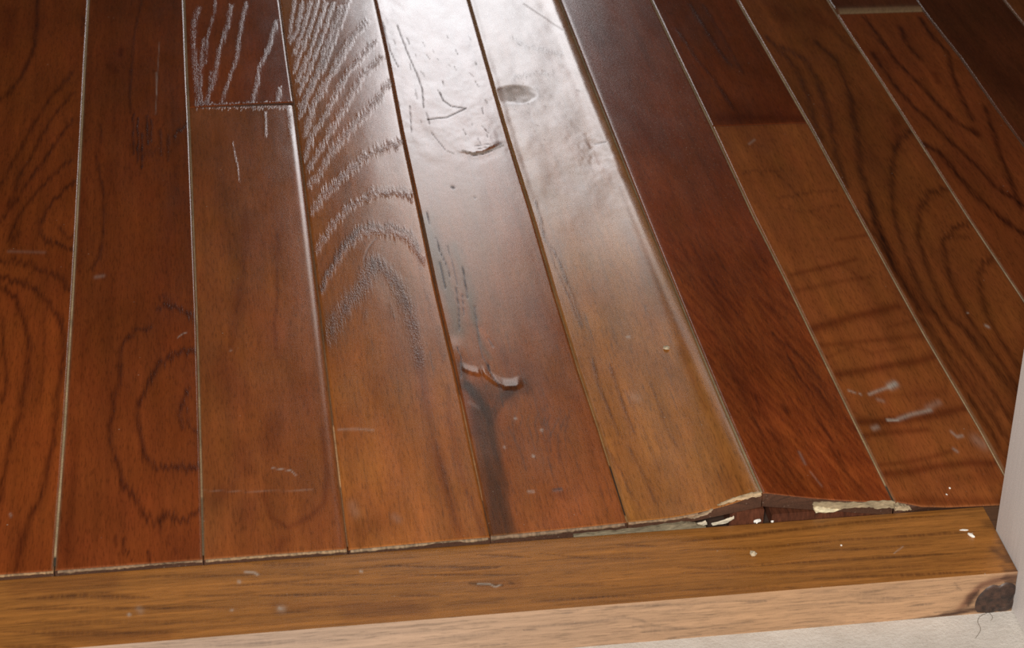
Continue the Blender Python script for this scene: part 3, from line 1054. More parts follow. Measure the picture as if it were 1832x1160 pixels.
def seg_dist(px, py, pts, ay, taper=False):
    d = np.full(px.shape, 1e9)
    tot = np.hypot(*(pts[1:]-pts[:-1]).T).sum()+1e-9 if len(pts) > 1 else 1; run = 0; sp = np.zeros(px.shape)
    if len(pts) == 1: pts = np.vstack([pts, pts+[.01, 0]])
    for (x0, y0), (x1, y1) in zip(pts[:-1], pts[1:]):
        ex, ey = x1-x0, (y1-y0)*ay
        L = ex*ex+ey*ey+1e-9
        qx, qy = px-x0, (py-y0)*ay
        t = np.clip((qx*ex+qy*ey)/L, 0, 1)
        e = np.hypot(qx-t*ex, qy-t*ey); sl = np.hypot(x1-x0, y1-y0)
        sp = np.where(e < d, (run+t*sl)/tot, sp); run += sl
        d = np.minimum(d, e)
    return d/np.clip(.15+3.2*np.minimum(sp, 1-sp), .15, 1) if taper else d

def paint(key, A, B, tint, rough, pore, ay=.5, jag=(7.0, .5), ylim=None):
    """draw the traced grain of one board into its pigment; A across the grain, B along it (swapped for the threshold)"""
    jA = A + jag[1]*(vn(A/3.0, B/12.0, 5)-.5)*2
    jB = B + jag[0]*(vn(A/.8, B/30.0, 6)-.5)*2*.6 + jag[0]*(vn(A/2.2, B/20., 8)-.5)*.9
    brk = np.clip(.45+1.0*vn(A/.7, B/8.0, 9), 0, 1.15)
    dz = np.zeros(len(A))
    for kind, w, s, pts in STROKES.get(key, []):
        pad = 3*w+2
        sel = np.where((A > pts[:, 0].min()-pad) & (A < pts[:, 0].max()+pad) & (B > pts[:, 1].min()-pad/ay-8) & (B < pts[:, 1].max()+pad/ay+8))[0]
        if ylim is not None: sel = sel[(B[sel] > ylim[0]) & (B[sel] < ylim[1])]
        if not len(sel): continue
        jit = kind in 'gp' and jag[0] > 0
        w = w*.6 if kind == 'k' else w
        d = seg_dist((jA if jit else A)[sel], (jB if jit else B)[sel], pts, ay, key in 'TF' and kind in 'gdr' and len(pts) > 1)
        if kind == 'b' or kind == 'o' or kind == 'y':
            d = d*(.75+.5*vn(A[sel]/6., B[sel]/14., 4))
        f = s*np.exp(-(d/(w*.62))**2)
        if kind in 'rs' and key in 'TF': f = s*np.exp(-(d*(.7+.6*vn(A[sel]/4., B[sel]/3., 12))/(w*.62))**2)
        elif kind in 'rs': f = s*np.clip(1.2*np.exp(-(d*(.75+.5*vn(A[sel]/5., B[sel]/25., 13))/(w*.58))**2.6), 0, 1)*(.8+.3*vn(A[sel]/1.5, B[sel]/40., 14))
        if kind in 'gpd': f = np.clip(f*brk[sel], 0, 1)
        F = f[:, None]
        if kind == 'g':
            tint[sel] *= 1-F*np.array([.74, .80, .82]); pore[sel] = np.maximum(pore[sel], f*.35)
        elif kind == 'p':
            tint[sel] *= 1-F*np.array([.25, .28, .28]); pore[sel] = np.maximum(pore[sel], f)
        elif kind == 'd':
            tint[sel] = tint[sel]*(1-F*np.array([.60, .58, .52])); rough[sel] += f*.05
        elif kind == 'k':
            tint[sel] = tint[sel]*(1-F) + F*np.array([.006, .004, .003]); dz[sel] -= .10*f; rough[sel] += f*.3
        elif kind == 'b':
            tint[sel] *= 1-F*np.array([.50, .62, .64])
        elif kind == 'o':
            tint[sel] *= 1+F*np.array([.42, .42, .34])
        elif kind == 'w':
            tint[sel] = tint[sel]*(1-F) + F*np.array([.46, .41, .35]); rough[sel] += f*.3
        elif kind == 'y':
            tint[sel] = tint[sel]*(1-F) + F*np.array([.085, .070, .047])
        elif kind == 'r':
            tint[sel] = tint[sel]*(1-F) + F*np.array([.045, .016, .007])
        elif kind == 's':
            tint[sel] = tint[sel]*(1-F) + F*np.array([.062, .025, .011])
    return dz

# ------------------------------------------------------------------ the plank floor
T_PL = 9.5
floor = empty('floor', (0, 0, 0), kind='structure')
link('subfloor', box_mm('subfloor', -1070, 1100, -2, 3990, -27, -10.5), M_SUB, floor)

# pigment of each column of planks: near colour, mottling, roughness
COLR = {
 -2: (98, 47, 20), -1: (106, 51, 22), 0: (124, 59, 22), 1: (113, 53, 21), 2: (128, 69, 31), 3: (144, 83, 38), 4: (131, 71, 32), 5: (143, 89, 41),
 6: (118, 54, 21), 7: (132, 72, 34), 8: (118, 63, 28), 9: (122, 61, 28), 10: (86, 42, 20), 11: (112, 61, 29), 12: (100, 48, 22)}
FARC = {2: (122, 57, 23), 7: (108, 50, 21), 9: (88, 46, 26), 0: (112, 54, 22), 10: (80, 40, 19)}
ROUGH = {6: .25, 5: .19, 4: .18, 3: .18, 2: .18}
# worn pale bevel beside each joint (left board's right edge, right board's left edge)
WORN = {1: (.75, .8), 2: (.45, .35), 3: (.55, .1), 4: (.1, .1), 5: (.25, .45), 6: (.6, .35), 7: (.35, .65), 8: (.5, .55), 9: (.5, .5), 10: (.10, .10), 11: (.15, .2)}
TAN = np.array([.26, .175, .095])

def yend(c, X):
    """where the boards stop short of the threshold, mm"""
    if c <= 3: return 2.6 + 0*X
    if c == 4: return np.interp(X, [-76, 0], [4.0, 5.8])
    if c == 5: return 5.8 + 0*X
    if c == 6: return 5.8 + 0*X
    return np.interp(X, [152, 160, 168, 205], [5.5, 3.5, .6, .3])

def extra(c, far, X, Y, u, w):
    z = .05*(vn(X/14., Y/45., 11+c)-.5)*2
    dl = u*w; dr = (1-u)*w
    if c == 2 and not far: z = z - .55*np.exp(-(dr/2.6)**2)
    if c == 2 and far:
        z = z + .25*np.exp(-((Y-563)/5.0)**2)
    if c == 3: z = z - .06*np.exp(-(dr/2.0)**2)
    if c == 4:
        lip = np.interp(X, [-60, -38, -30, -23, -7, 0], [478, 470, 466.5, 467, 482, 486])
        g = np.exp(-((X+23)/13.0)**4)
        z = z + g*np.where(Y > lip, .42*np.exp(-(Y-lip)/17.0), 0) - g*.06*np.exp(-((Y-lip+9)/7.0)**2)
        z = z + .10*(fbm(X/9., Y/16., 31)-.5)*2*np.clip((Y-430)/60, 0, 1)
        # lifted flakes beside the knot: steep front edge, gentle fall behind
        f1 = np.interp(X, [-59, -54, -48, -42, -37], [170, 160, 153, 152, 155])
        k = np.clip((X+59.5)/1.5, 0, 1)*np.clip((-36.5-X)/3, 0, 1)
        z = z + k*.40*np.where(Y > f1, np.clip(1-(Y-f1)/11., 0, 1), np.exp(-((Y-f1)/.9)**2))
        f2 = np.interp(X, [-71, -66, -60.5], [177, 172, 169])
        k = np.clip((X+72)/3, 0, 1)*np.clip((-60-X)/1.2, 0, 1)
        z = z + k*.28*np.where(Y > f2, np.clip(1-(Y-f2)/9., 0, 1), np.exp(-((Y-f2)/.9)**2))
        z = z + .22*np.exp(-(np.hypot(X+72, (Y-200)*.4)/5.)**2)
    if c == 5:
        q = np.hypot((X-15)/17., (Y-563)/17.)
        z = z - .45*np.clip(1-q**2.4, 0, 1) + 1.4*np.exp(-((Y-300)/110.)**2)*u*(1.6-u)
        z = z - .11*np.exp(-((dl-6.5)/3.2)**2)*np.clip((Y-330)/120, 0, 1)
        z = z - .30*np.exp(-(dr/2.0)**2) + .30*np.exp(-((dr-7)/4.)**2)
        z = z + .07*(fbm(X/8., Y/15., 41)-.5)*2*np.exp(-((X-58)/18.)**2-((Y-450)/45.)**2)*2
        z = z + .10*(fbm(X/16., Y/30., 43)-.5)*2*np.clip((Y-300)/100, 0, 1)
    if c == 6: z = z - .2*np.exp(-(dl/2.)**2)
    return z

def make_plank(c, y0, y1, far=False, dense=True, label=None, bevend=(.4, .5), ragged=False):
    sl0 = seam_x(c, 300.); w0 = W
    nu = 100 if dense else 14
    if dense:
        n1 = int((min(y1, 820)-y0)/1.7)
        ys = np.linspace(0, 1, n1)*(min(y1, 820)-y0)+y0
        if y1 > 820: ys = np.r_[ys, np.linspace(820, y1, 8)[1:]]
    else:
        ys = np.linspace(y0, y1, max(6, int((y1-y0)/40)))
    be0, be1 = bevend
    ys = np.r_[y0, y0+be0, ys[(ys > y0+be0*1.4) & (ys < y1-be1*1.4)], y1-be1, y1]
    g, bv = .22, 1.0                            # half the open joint, width of the eased edge
    uu = np.r_[g, g, g+bv*.5, g+bv, np.linspace(g+bv, w0-g-bv, nu)[1:-1], w0-g-bv, w0-g-bv*.5, w0-g, w0-g]/w0
    P, R = len(uu), len(ys)
    U = np.tile(uu, R); Yn = np.repeat(ys, P)
    row = np.repeat(np.arange(R), P); pi = np.tile(np.arange(P), R)
    X = seam_x(c, Yn)*(1-U) + seam_x(c+1, Yn)*U
    Y = Yn.copy()
    if y0 < 50:                                 # follow the uneven cut line at the threshold
        sh = yend(c, X)-2.6
        Y = Yn + sh*np.exp(-(Yn-2.6)/12.)
    Z = surf(c, U, Y, far) + extra(c, far, X, Y, U, w0)
    if c == 9 and far: Z = Z + 1.6*np.exp(-(Y-697)/70.)
    if c == 7 and far: Z = Z - .35
    if c == 2 and not far: Z = Z - .15*np.exp(-(560-Y)/30.)
    col = lin(*(FARC[c] if far and c in FARC else COLR.get(c, COLR[-1-(c % 2)])), k=1/.80)
    # pigment
    n = len(X)
    bl = fbm(X/22., Y/70., 50+c); st = fbm(X/2.2, Y/90., 70+c); st2 = fbm(X/7., Y/160., 90+c)
    tint = col[None]*(.74+.52*bl)[:, None]*(.88+.24*st)[:, None]*(.84+.32*st2)[:, None]
    tint[:, 1] *= .92+.16*fbm(X/12., Y/40., 110+c); tint[:, 2] *= .9+.2*fbm(X/12., Y/40., 130+c)
    if c == 6:
        s6 = fbm((X+.22*Y)/1.5, Y/16., 140)
        k = np.clip((s6-.45)*4, -1, 1)*np.clip((430-Y)/200, .15, 1)
        tint *= (1+k[:, None]*np.array([.24, .31, .31]))
    rough = np.full(n, ROUGH.get(c, .165)) + .03*(fbm(X/10., Y/25., 150+c)-.5)
    pore = np.zeros(n)
    if c == 6: pore += .10*np.clip((Y-300)/200, 0, 1)
    dust = np.zeros(n)
    if c == 6: dust = 1.0*np.exp(-((Y-560)/170.)**2)+.08
    if c == 7 and not far: dust = .12*np.exp(-(Y/200.))
    dz = np.zeros(n)
    if dense:
        dz = paint(str(c), X, Y, tint, rough, pore, ylim=(y0-3, y1+3))
    Z = Z + dz - .05*np.clip(pore-.3, 0, 1)
    if c == 5:
        q = np.hypot((X-15)/17., (Y-563)/17.); k = np.clip((.92+.25*(vn(X/4., Y/8., 78)-.5)-q)*5, 0, 1)*(.45+.55*vn(X/5., Y/7., 77)); rough += .20*k; tint = tint*(1-.5*k[:, None])+np.array([.32, .25, .17])*.5*k[:, None]
    # worn, paler edges
    dl = (U-uu[0])*w0; dr = (uu[-1]-U)*w0
    wl = WORN.get(c, (.2, .3))[1]; wr = WORN.get(c+1, (.3, .2))[0]
    vl = np.clip(.35+1.1*fbm(Y/22., Y*0+c, 160+c), 0, 1.1); vr = np.clip(.35+1.1*fbm(Y/19., Y*0+c, 180+c), 0, 1.1)
    e = np.maximum(wl*vl*np.exp(-(dl/.9)**2), wr*vr*np.exp(-(dr/(2.0 if c == 5 else .9))**2))
    de = np.clip(Y-y0, 0, 99)
    if y0 < 50: de = np.clip(Yn-y0, 0, 99); e = np.maximum(e, .22*np.exp(-(de/.8)**2)*vl)
    if c == 9 and far: e = np.maximum(e, .9*np.exp(-(de/7.0)**2)*np.clip((U-.02)*30, 0, 1)*np.clip(vl+.3, 0, 1))  # raised lip: wear plus its reflected gleam, painted in as tan
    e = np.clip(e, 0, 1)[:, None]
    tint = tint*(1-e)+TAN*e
    rough = np.clip(rough+.25*e[:, 0], .12, .9)
    # profile
    low = (pi == 1) | (pi == P-2); mid = (pi == 2) | (pi == P-3); bot = (pi == 0) | (pi == P-1)
    Z = np.where(low, Z-.8, np.where(mid, Z-.22, Z))
    if be0 > 1:
        Z = np.where((row == 0) & ~bot, Z-be0*.7, Z)
    else:
        Z = np.where((row == 0) & ~bot & ~low, Z-.30, Z)
    Z = np.where((row == R-1) & ~bot & ~low, Z-.35, Z)
    Z = np.where(bot, surf(c, U, Y, far)-T_PL, Z)
    tint[bot] = [.07, .03, .016]
    V = np.c_[X, Y, Z]
    idx = np.arange(n).reshape(R, P)
    a = idx[:-1, :-1].ravel(); b = idx[:-1, 1:].ravel(); cc = idx[1:, 1:].ravel(); d = idx[1:, :-1].ravel()
    faces = np.c_[a, b, cc, d].tolist()
    faces += np.c_[idx[:-1, -1], idx[:-1, 0], idx[1:, 0], idx[1:, -1]].tolist()
    ends = np.r_[idx[0], idx[-1]]
    V = np.vstack([V, V[ends]]); ec = np.array([.075, .031, .016])[None]*(.6+.8*vn(V[ends, 0]/1.5, V[ends, 2]/2., 97))[:, None]
    tint = np.vstack([tint, ec]); rough = np.r_[rough, np.full(2*P, .6)]; pore = np.r_[pore, np.zeros(2*P)]; dust = np.r_[dust, np.full(2*P, .3)]
    faces += [list(range(n, n+P))[::-1], list(range(n+P, n+2*P))]
    org = (float(seam_x(c, y0)+W/2)/1000, y0/1000, 0)
    me = mesh_mm('plank', V, faces, org, tint, rough, pore, dust, True, 2+R-1)
    o = link('plank', me, M_WOOD, floor, org)
    if label: o['label'] = label
    return o

PL = {}
PL[0] = make_plank(0, 2.6, 1400, label='reddish plank with two long dark grain arches')
PL[1] = make_plank(1, 2.6, 1400, label='red-brown plank with an oval dark grain ring near the threshold')
PL[2] = make_plank(2, 2.6, 560.3, label='plain mottled brown plank ending in a butt joint')
make_plank(2, 561.3, 1400, far=True, label='plank with open pores that catch the window light')
PL[3] = make_plank(3, 2.6, 1400, label='orange-brown plank with tall cathedral grain')
PL[4] = make_plank(4, 2.6, 1400, label='plank with a lifted knot, a flaked chip and a dark streak')
PL[5] = make_plank(5, 2.6, 1400, label='golden-brown plank curled up at its splintered corner')
PL[6] = make_plank(6, 2.6, 1400, label='dark red plank lifted at its left corner')
PL[7] = make_plank(7, 2.6, 495.2, label='tan plank with dark cross bands and pale scuffs')
make_plank(7, 496.2, 1400, far=True, label='dark striped plank beyond the banded one')
make_plank(8, -1.0, 1400, label='brown plank with dark nested grain arches beside the door trim')
make_plank(9, -1.0, 696.3, label='brown plank with slanting dark grain lines')
make_plank(9, 697.6, 1400, far=True, bevend=(5.0, .5), label='plank end standing proud with a worn lip, its pale gleam painted in')
make_plank(10, -1.0, 1400)
for c in (-9, -8, -7, -6, -5, -4, -3, -2, -1, 11, 12, 13, 14, 15): make_plank(c, 2.6 if c < 0 else -1.0, 1400, dense=False)

# dust and old wax packed into the joints between the planks
FILLC = {1: (.44, .31, .175), 2: (.32, .21, .11), 3: (.20, .11, .05), 4: (.11, .052, .02), 5: (.27, .15, .055), 6: (.30, .22, .125), 7: (.36, .26, .14), 8: (.42, .31, .18), 9: (.42, .31, .19), 10: (.12, .07, .04), 11: (.2, .13, .07)}
FILLZ = {1: .18, 2: .05, 3: -.25, 4: -.45, 5: -.15, 6: -.1, 7: .1, 8: .12, 9: .12, 10: -.1, 11: -.1}
def seam_filler(k):
    ys = np.r_[np.linspace(6.5 if k < 8 else 2, 800, 330), 1390]
    sx = seam_x(k, ys)
    zl = surf(k-1, ys*0+1, ys, k-1 == 2 and False); zr = surf(k, ys*0, ys)
    zt = np.minimum(zl, zr)-.45+FILLZ.get(k, -.3) + .22*(vn(ys/3., ys*0, 200+k)-.5) 
    if k in (3, 8): zt = zt - .1
    if k == 4: zt = zt + .55*np.clip((150-ys)/20, 0, 1)*np.clip((ys-38)/10, 0, 1)
    if k == 3: zt = zt + .45*np.clip((128-ys)/6, 0, 1)*np.clip((ys-60)/8, 0, 1)
    V = []; T = []
    cl = np.array(FILLC.get(k, (.12, .07, .04)))
    v = .55+.75*fbm(ys/14., ys*0, 210+k)
    near = np.ones_like(ys)
    if k == 4: near = np.where(ys < 150, 3.0, 1.0)*np.where((ys < 40), .3, 1)
    if k == 5: near = np.where((ys > 12) & (ys < 62), .08, np.where(ys < 200, 1.3, 1.0))
    if k == 3: near = np.where((ys > 62) & (ys < 125), 2.6, 1.0)
    if k == 2: near = np.where(ys < 60, .5, 1.0)
    if k == 7: near = np.where(ys < 22, .15, 1.0)
    if k == 1: near = np.where(ys < 16, .12, 1.0)
    hw = .75
    for i in range(len(ys)):
        for dx, dz in ((-hw, -1.2), (-hw, -.12), (0, .04), (hw, -.12), (hw, -1.2)):
            V.append((sx[i]+dx, ys[i], zt[i]+dz)); T.append(cl*v[i]*near[i])
    F = []
    for i in range(len(ys)-1):
        for j in range(4):
            F.append((i*5+j, i*5+j+1, i*5+j+6, i*5+j+5))
    org = (float(sx[0])/1000, float(ys[0])/1000, 0)
    link('seam_filler', mesh_mm('seam_filler', V, F, org, np.clip(T, 0, .6)), M_FILL, floor, org)
for k in range(-8, 16): seam_filler(k)

# ------------------------------------------------------------------ broken ends of the planks
def prism_xz(name, poly, y_front, thick, color, parent, mat=None, jit=.25, seed=1, sub=5, label=None):
    """a thin ragged flake whose outline lies in a plane parallel to the threshold (x, z in mm)"""
    rs = np.random.RandomState(seed)
    P = []
    for (x0, z0), (x1, z1) in zip(poly, poly[1:]+poly[:1]):
        for t in np.arange(sub)/sub:
            P.append((x0+(x1-x0)*t+rs.normal()*jit, z0+(z1-z0)*t+rs.normal()*jit))
    P = np.array(P); n = len(P); cen = P.mean(0)
    yf = y_front + .25*rs.rand(n)
    V = np.vstack([np.c_[P[:, 0], yf, P[:, 1]], np.c_[P[:, 0], np.full(n, y_front+thick), P[:, 1]]])
    F = [list(range(n))[::-1], list(range(n, 2*n))] + [[i, (i+1) % n, (i+1) % n+n, i+n] for i in range(n)]
    tint = np.array(color)[None]*(.7+.6*rs.rand(2*n))[:, None]
    org = (float(cen[0])/1000, y_front/1000, float(cen[1])/1000)
    o = link(name, mesh_mm(name, V, F, org, np.clip(tint, 0, .8), smooth=False), mat or M_RAW, parent, org)
    if label: o['label'] = label
    return o

def torn_edge(c, x0, x1, color, h0, gap=None, seed=3, ph=.0):
    xs = np.arange(x0, x1, .45); n = len(xs)
    u = np.clip((xs-seam_x(c, 3.))/W, 0, 1)
    ye = yend(c, xs)
    zt = surf(c, u, ye) - .30 + .3*(fbm(xs/1.2, xs*0, seed)-.5)
    h = h0*(.45+1.1*fbm(xs/4., xs*0, seed+4))
    if gap is not None:
        h = h*(1-.75*np.exp(-((xs-gap[0])/gap[1])**4))
    yf = ye - .5 - .9*fbm(xs/2., xs*0, seed+9)
    V = []; T = []
    for i in range(n):
        b = .6+.8*vn(xs[i:i+1]/.9, xs[i:i+1]*0, seed+2)[0]
        V += [(xs[i], ye[i]+.3, zt[i]), (xs[i], yf[i], zt[i]-.35), (xs[i], yf[i]-.2, zt[i]-h[i]*.6), (xs[i], ye[i]-.2, zt[i]-h[i])]
        T += [np.array(color)*b*.7, np.array(color)*b, np.array(color)*b*1.1, np.array(color)*b*.55]
    F = [(i*4+j, i*4+j+1, i*4+j+5, i*4+j+4) for i in range(n-1) for j in range(3)]
    org = (float(xs.mean())/1000, float(ye.mean())/1000, 0)
    link('torn_edge', mesh_mm('torn_edge', V, F, org, np.clip(T, 0, .7)), M_RAW, PL[c], org, label='pale worn end of the plank')
torn_edge(0, -420, -305.5, (0.265, 0.153, 0.069), 1.5, None, 3)
torn_edge(1, -303.5, -228.8, (0.213, 0.128, 0.069), 2.2, (-245, 17), 13)
torn_edge(2, -227.6, -153, (0.277, 0.171, 0.087), 1.7, None, 23)
torn_edge(3, -151.4, -77, (0.234, 0.153, 0.087), 2.1, (-100, 10), 33)
torn_edge(4, -75.5, -1, (0.202, 0.128, 0.075), 2.5, None, 43)
torn_edge(5, .8, 40, (0.234, 0.145, 0.081), 1.7, None, 53)
prism_xz('torn_edge', [(50.5,10.4),(56,12.8),(61,14.6),(66.5,16.2),(71,16.9),(75.2,17),(75.3,14.6),(73,14.0),(70.5,14.5),(67.5,13.3),(64,13.0),(60,12.2),(55,10.9)], 5.0, 1.2, (.44, .32, .19), PL[5], seed=5, label='pale splintered end grain')
prism_xz('torn_edge', [(34,3.4),(38,4.4),(43,6),(48.5,8.2),(47.2,6.2),(43.6,4.0),(38,2.6)], 5.0, 1.2, (.34, .24, .15), PL[5], seed=6, jit=.15)
prism_xz('torn_edge', [(105.4,7.6),(112.2,7.5),(127,5.5),(140,5.1),(151.6,4.5),(161.4,1.7),(162.8,-1.3),(159.9,-1.8),(150.4,.3),(143.9,-.3),(138.8,1.7),(130.6,2.1),(122.5,1.6),(117.8,.1),(108,.6),(106.1,3.4)], 4.9, 1.2, (.36, .275, .165), PL[6], seed=7, label='pale broken strip on the plank end')
prism_xz('torn_edge', [(105.8,4.6),(112,4.0),(117,2.6),(122,1.7),(117.8,.2),(108,.7)], 4.6, .6, (.70, .58, .38), PL[6], seed=8, jit=.2)
prism_xz('torn_edge', [(152.6,3.6),(156,3.4),(159,2.9),(161.6,2.2),(162.8,.6),(160.5,-.3),(156.5,.4),(152.8,.6)], 1.2, 3.6, (.34, .26, .16), PL[7], seed=12)
prism_xz('splinter', [(35.4,0),(43.9,1.7),(45,-.6),(37.1,-2.3)], 3.0, .7, (.60, .52, .40), floor, seed=9)
prism_xz('splinter', [(47.2,-.2),(55.9,2.0),(59.6,3.6),(60.3,2.4),(55.4,-.6),(48.2,-1.5)], 2.8, .7, (.66, .58, .44), floor, seed=10)
prism_xz('caulk_bead', [(-10.2,.5),(8.6,1.0),(28.9,2.6),(35,2.4),(40,.4),(44.1,-1.6),(18.1,-2.2),(-10.1,-2.4),(-30,-1.6),(-30,-.2)], 1.4, 2.0, (.20, .16, .10), floor, seed=11, label='grey caulk squeezed out under the lifted plank')
link('underlay_strip', box_mm('underlay', 59, 78.5, 7.5, 80, -10, 3.6, .5), M_UNDER, floor)
link('underlay_strip', box_mm('underlay', 83.5, 178, 8.5, 80, -10, -1.4, .5), M_UNDER, floor)

# ------------------------------------------------------------------ the oak threshold
def make_threshold():
    x0, x1, y0, y1, zb = -1060., 204.6, -61.2, -.4, -27.
    xs = np.r_[np.linspace(x0, -360, 60)[:-1], np.linspace(-360, x1, 620)]
    ys = np.linspace(y0, y1, 70); zs = np.linspace(zb, 0, 34)
    V = []; F = []; TI = []; RO = []; PO = []; base = 0
    def grid(A, B, fun, tint, rough, pore):
        nonlocal base
        na, nb = A.shape
        V.append(fun(A.ravel(), B.ravel())); TI.append(tint); RO.append(rough); PO.append(pore)
        i = np.arange(na*nb).reshape(na, nb)+base
        F.extend(np.c_[i[:-1, :-1].ravel(), i[:-1, 1:].ravel(), i[1:, 1:].ravel(), i[1:, :-1].ravel()].tolist())
        base += na*nb
    # stained top
    B, A = np.meshgrid(ys, xs); a, b = A.ravel(), B.ravel()
    st = fbm(b/1.0, a/110., 300); st2 = fbm(b/4., a/160., 301)
    t = lin(138, 88, 38, 1/.80)[None]*(.72+.56*st)[:, None]*(.76+.48*st2)[:, None]
    dk = np.clip((fbm((b+.02*a+1.5*np.sin(a/70.))/1.0, a/45., 305)-.58)*4, 0, 1)*.34
    t *= 1-dk[:, None]*np.array([.55, .65, .7])
    wave = .6*(vn(a/40., b/8., 303)-.5)*2
    r = np.full(len(a), .38); p = np.zeros(len(a))
    paint('T', a, b+wave*.5, t, r, p, ay=.55, jag=(0, 0))
    edge = np.exp(-((y1-b)/1.2)**2)*.3; t *= 1-edge[:, None]
    order = lambda q, w: np.c_[q, w, .12*(vn(q/30., w/10., 304)-.5)]
    grid(A, B, order, t, r, p)
    # bare front
    B, A = np.meshgrid(zs, xs[::-1]); a, b = A.ravel(), B.ravel()
    st = fbm(b/.8, a/60., 310); st2 = fbm(b/3.5, a/90., 311)
    left = np.clip((60-a)/260., 0, 1)[:, None]
    base_c = lin(169, 132, 99, 1/.84)[None]*(1-left)+lin(166, 141, 122, 1/.84)[None]*left
    t = .82*base_c*(.84+.32*st)[:, None]*(.84+.32*st2)[:, None]
    dk = np.clip((fbm((b+.01*a)/.8, a/35., 315)-.62)*6, 0, 1)*.25
    t *= 1-dk[:, None]*np.array([.5, .52, .5])
    r = np.full(len(a), .6); p = np.zeros(len(a))
    paint('F', a, b, t, r, p, ay=1.0, jag=(0, 0))
    kn = np.exp(-(np.hypot((a-198)/14., (b+19)/9.))**4)
    t = t*(1-.8*kn[:, None])+np.array([.02, .010, .006])*.8*kn[:, None]
    grid(A, B, lambda q, w: np.c_[q, np.full(len(q), y0), w], t, r, p)
    # back, ends, bottom
    def quad(pts, c):
        nonlocal base
        V.append(np.array(pts, float)); TI.append(np.tile(c, (4, 1))); RO.append(np.full(4, .6)); PO.append(np.zeros(4))
        F.append([base, base+1, base+2, base+3]); base += 4
    dc = np.array([.12, .055, .02])
    quad([(x1, y1, 0), (x0, y1, 0), (x0, y1, zb), (x1, y1, zb)][::-1], dc)
    quad([(x1-.1, -21.2, -.02), (x1-.1, y1, -.02), (262, y1, -.02), (262, -21.2, -.02)][::-1], np.array([.10, .042, .016]))
    quad([(x1, y0, 0), (x1, y1, 0), (x1, y1, zb), (x1, y0, zb)][::-1], dc)
    quad([(x0, y1, 0), (x0, y0, 0), (x0, y0, zb), (x0, y1, zb)][::-1], dc)
    quad([(x0, y0, zb), (x1, y0, zb), (x1, y1, zb), (x0, y1, zb)][::-1], dc)
    org = (0, -.061, -.027)
    me = mesh_mm('door_threshold', np.vstack(V), F, org, np.vstack(TI), np.concatenate(RO), np.concatenate(PO))
    o = link('door_threshold', me, M_THRESH, None, org)
    o['label'] = 'oak door threshold strip with brown stained top, bare pale front and a dark knot'
    o['category'] = 'threshold'
    # the knot: a gnarled black-brown lump in the front face
    rs = np.random.RandomState(4)
    nt, nr = 40, 12; V = []; F = []; T = []
    outline = np.array([(182.6,-22.7),(182.9,-17),(186,-11.4),(191.0,-7.4),(195,-8.6),(199,-6.6),(204.2,-8.4),(204.3,-18),(204.3,-26),(196,-26.5),(188.6,-26.9),(184,-26)])
    cx, cz = 195., -18.5
    ang = np.arctan2(outline[:, 1]-cz, outline[:, 0]-cx); rad = np.hypot(outline[:, 1]-cz, outline[:, 0]-cx)
    o_ = np.argsort(ang); ang, rad = ang[o_], rad[o_]
    for i in range(nr+1):
        for j in range(nt):
            th = -math.pi+2*math.pi*j/nt; q = i/nr
            r_ = np.interp(th, np.r_[ang[-1]-2*math.pi, ang, ang[0]+2*math.pi], np.r_[rad[-1], rad, rad[0]])*q
            x = cx+r_*math.cos(th); z = cz+r_*math.sin(th)
            lump = 1.7*math.sqrt(max(0, 1-q**3))*(.6+.9*float(vn(np.array([x/3.2]), np.array([z/3.2]), 400)[0]))
            V.append((x, y0+.25-lump, z))
            k = float(vn(np.array([x/2.]), np.array([z/2.]), 401)[0])
            T.append(np.array([.014, .009, .008])*(1-k)+np.array([.07, .034, .022])*k)
    for i in range(nr):
        for j in range(nt):
            F.append((i*nt+j, (i+1)*nt+j, (i+1)*nt+(j+1) % nt, i*nt+(j+1) % nt))
    oc = (cx/1000, y0/1000, cz/1000)
    n = len(V)
    link('knot', mesh_mm('knot', V, F, oc, np.array(T), np.full(n, .42), np.full(n, .25)), M_THRESH, o, oc, label='black-brown knot in the front face')
    return o
make_threshold()

# ------------------------------------------------------------------ door trim, slab, walls
jamb = link('trim_1', box_mm('trim', 205, 246, -136, -21.3, -27, 2050, .8), M_PAINT, None, (0, 0, 0), kind='structure')
link('wall_right', box_mm('wall', 246, 1500, -125, -33, -27, 2400), M_WALL2, None, (0, 0, 0), kind='structure')
link('floor_concrete', box_mm('slab', -1500, 1500, -1700, -30, -60, -27), M_SLAB, None, (0, 0, 0), kind='structure')
def joined(name, boxes):
    me = bpy.data.meshes.new(name); V = []; F = []
    for (x0, x1, y0, y1, z0, z1) in boxes:
        b = len(V)
        V += [(x, y, z) for x in (x0, x1) for y in (y0, y1) for z in (z0, z1)]
        F += [[b+i for i in q] for q in ((0,1,3,2),(4,6,7,5),(0,4,5,1),(2,3,7,6),(0,2,6,4),(1,5,7,3))]
    me.from_pydata(V, [], F); me.update(); return me
link('wall_back', joined('wall_back', [(-2.0, WX0-.06, 4.0, 4.12, 0, 2.6), (WX1+.06, 2.4, 4.0, 4.12, 0, 2.6), (WX0-.06, WX1+.06, 4.0, 4.12, 0, WZ0-.06), (WX0-.06, WX1+.06, 4.0, 4.12, WZ1+.06, 2.6)]), M_WALL, None, (0, 0, 0), kind='structure')
link('window_1', joined('window_1', [(WX0-.06, WX0, 3.98, 4.1, WZ0-.06, WZ1+.06), (WX1, WX1+.06, 3.98, 4.1, WZ0-.06, WZ1+.06), (WX0, WX1, 3.98, 4.1, WZ0-.06, WZ0), (WX0, WX1, 3.98, 4.1, WZ1, WZ1+.06)]), M_FRAME, None, (0, 0, 0), kind='structure')

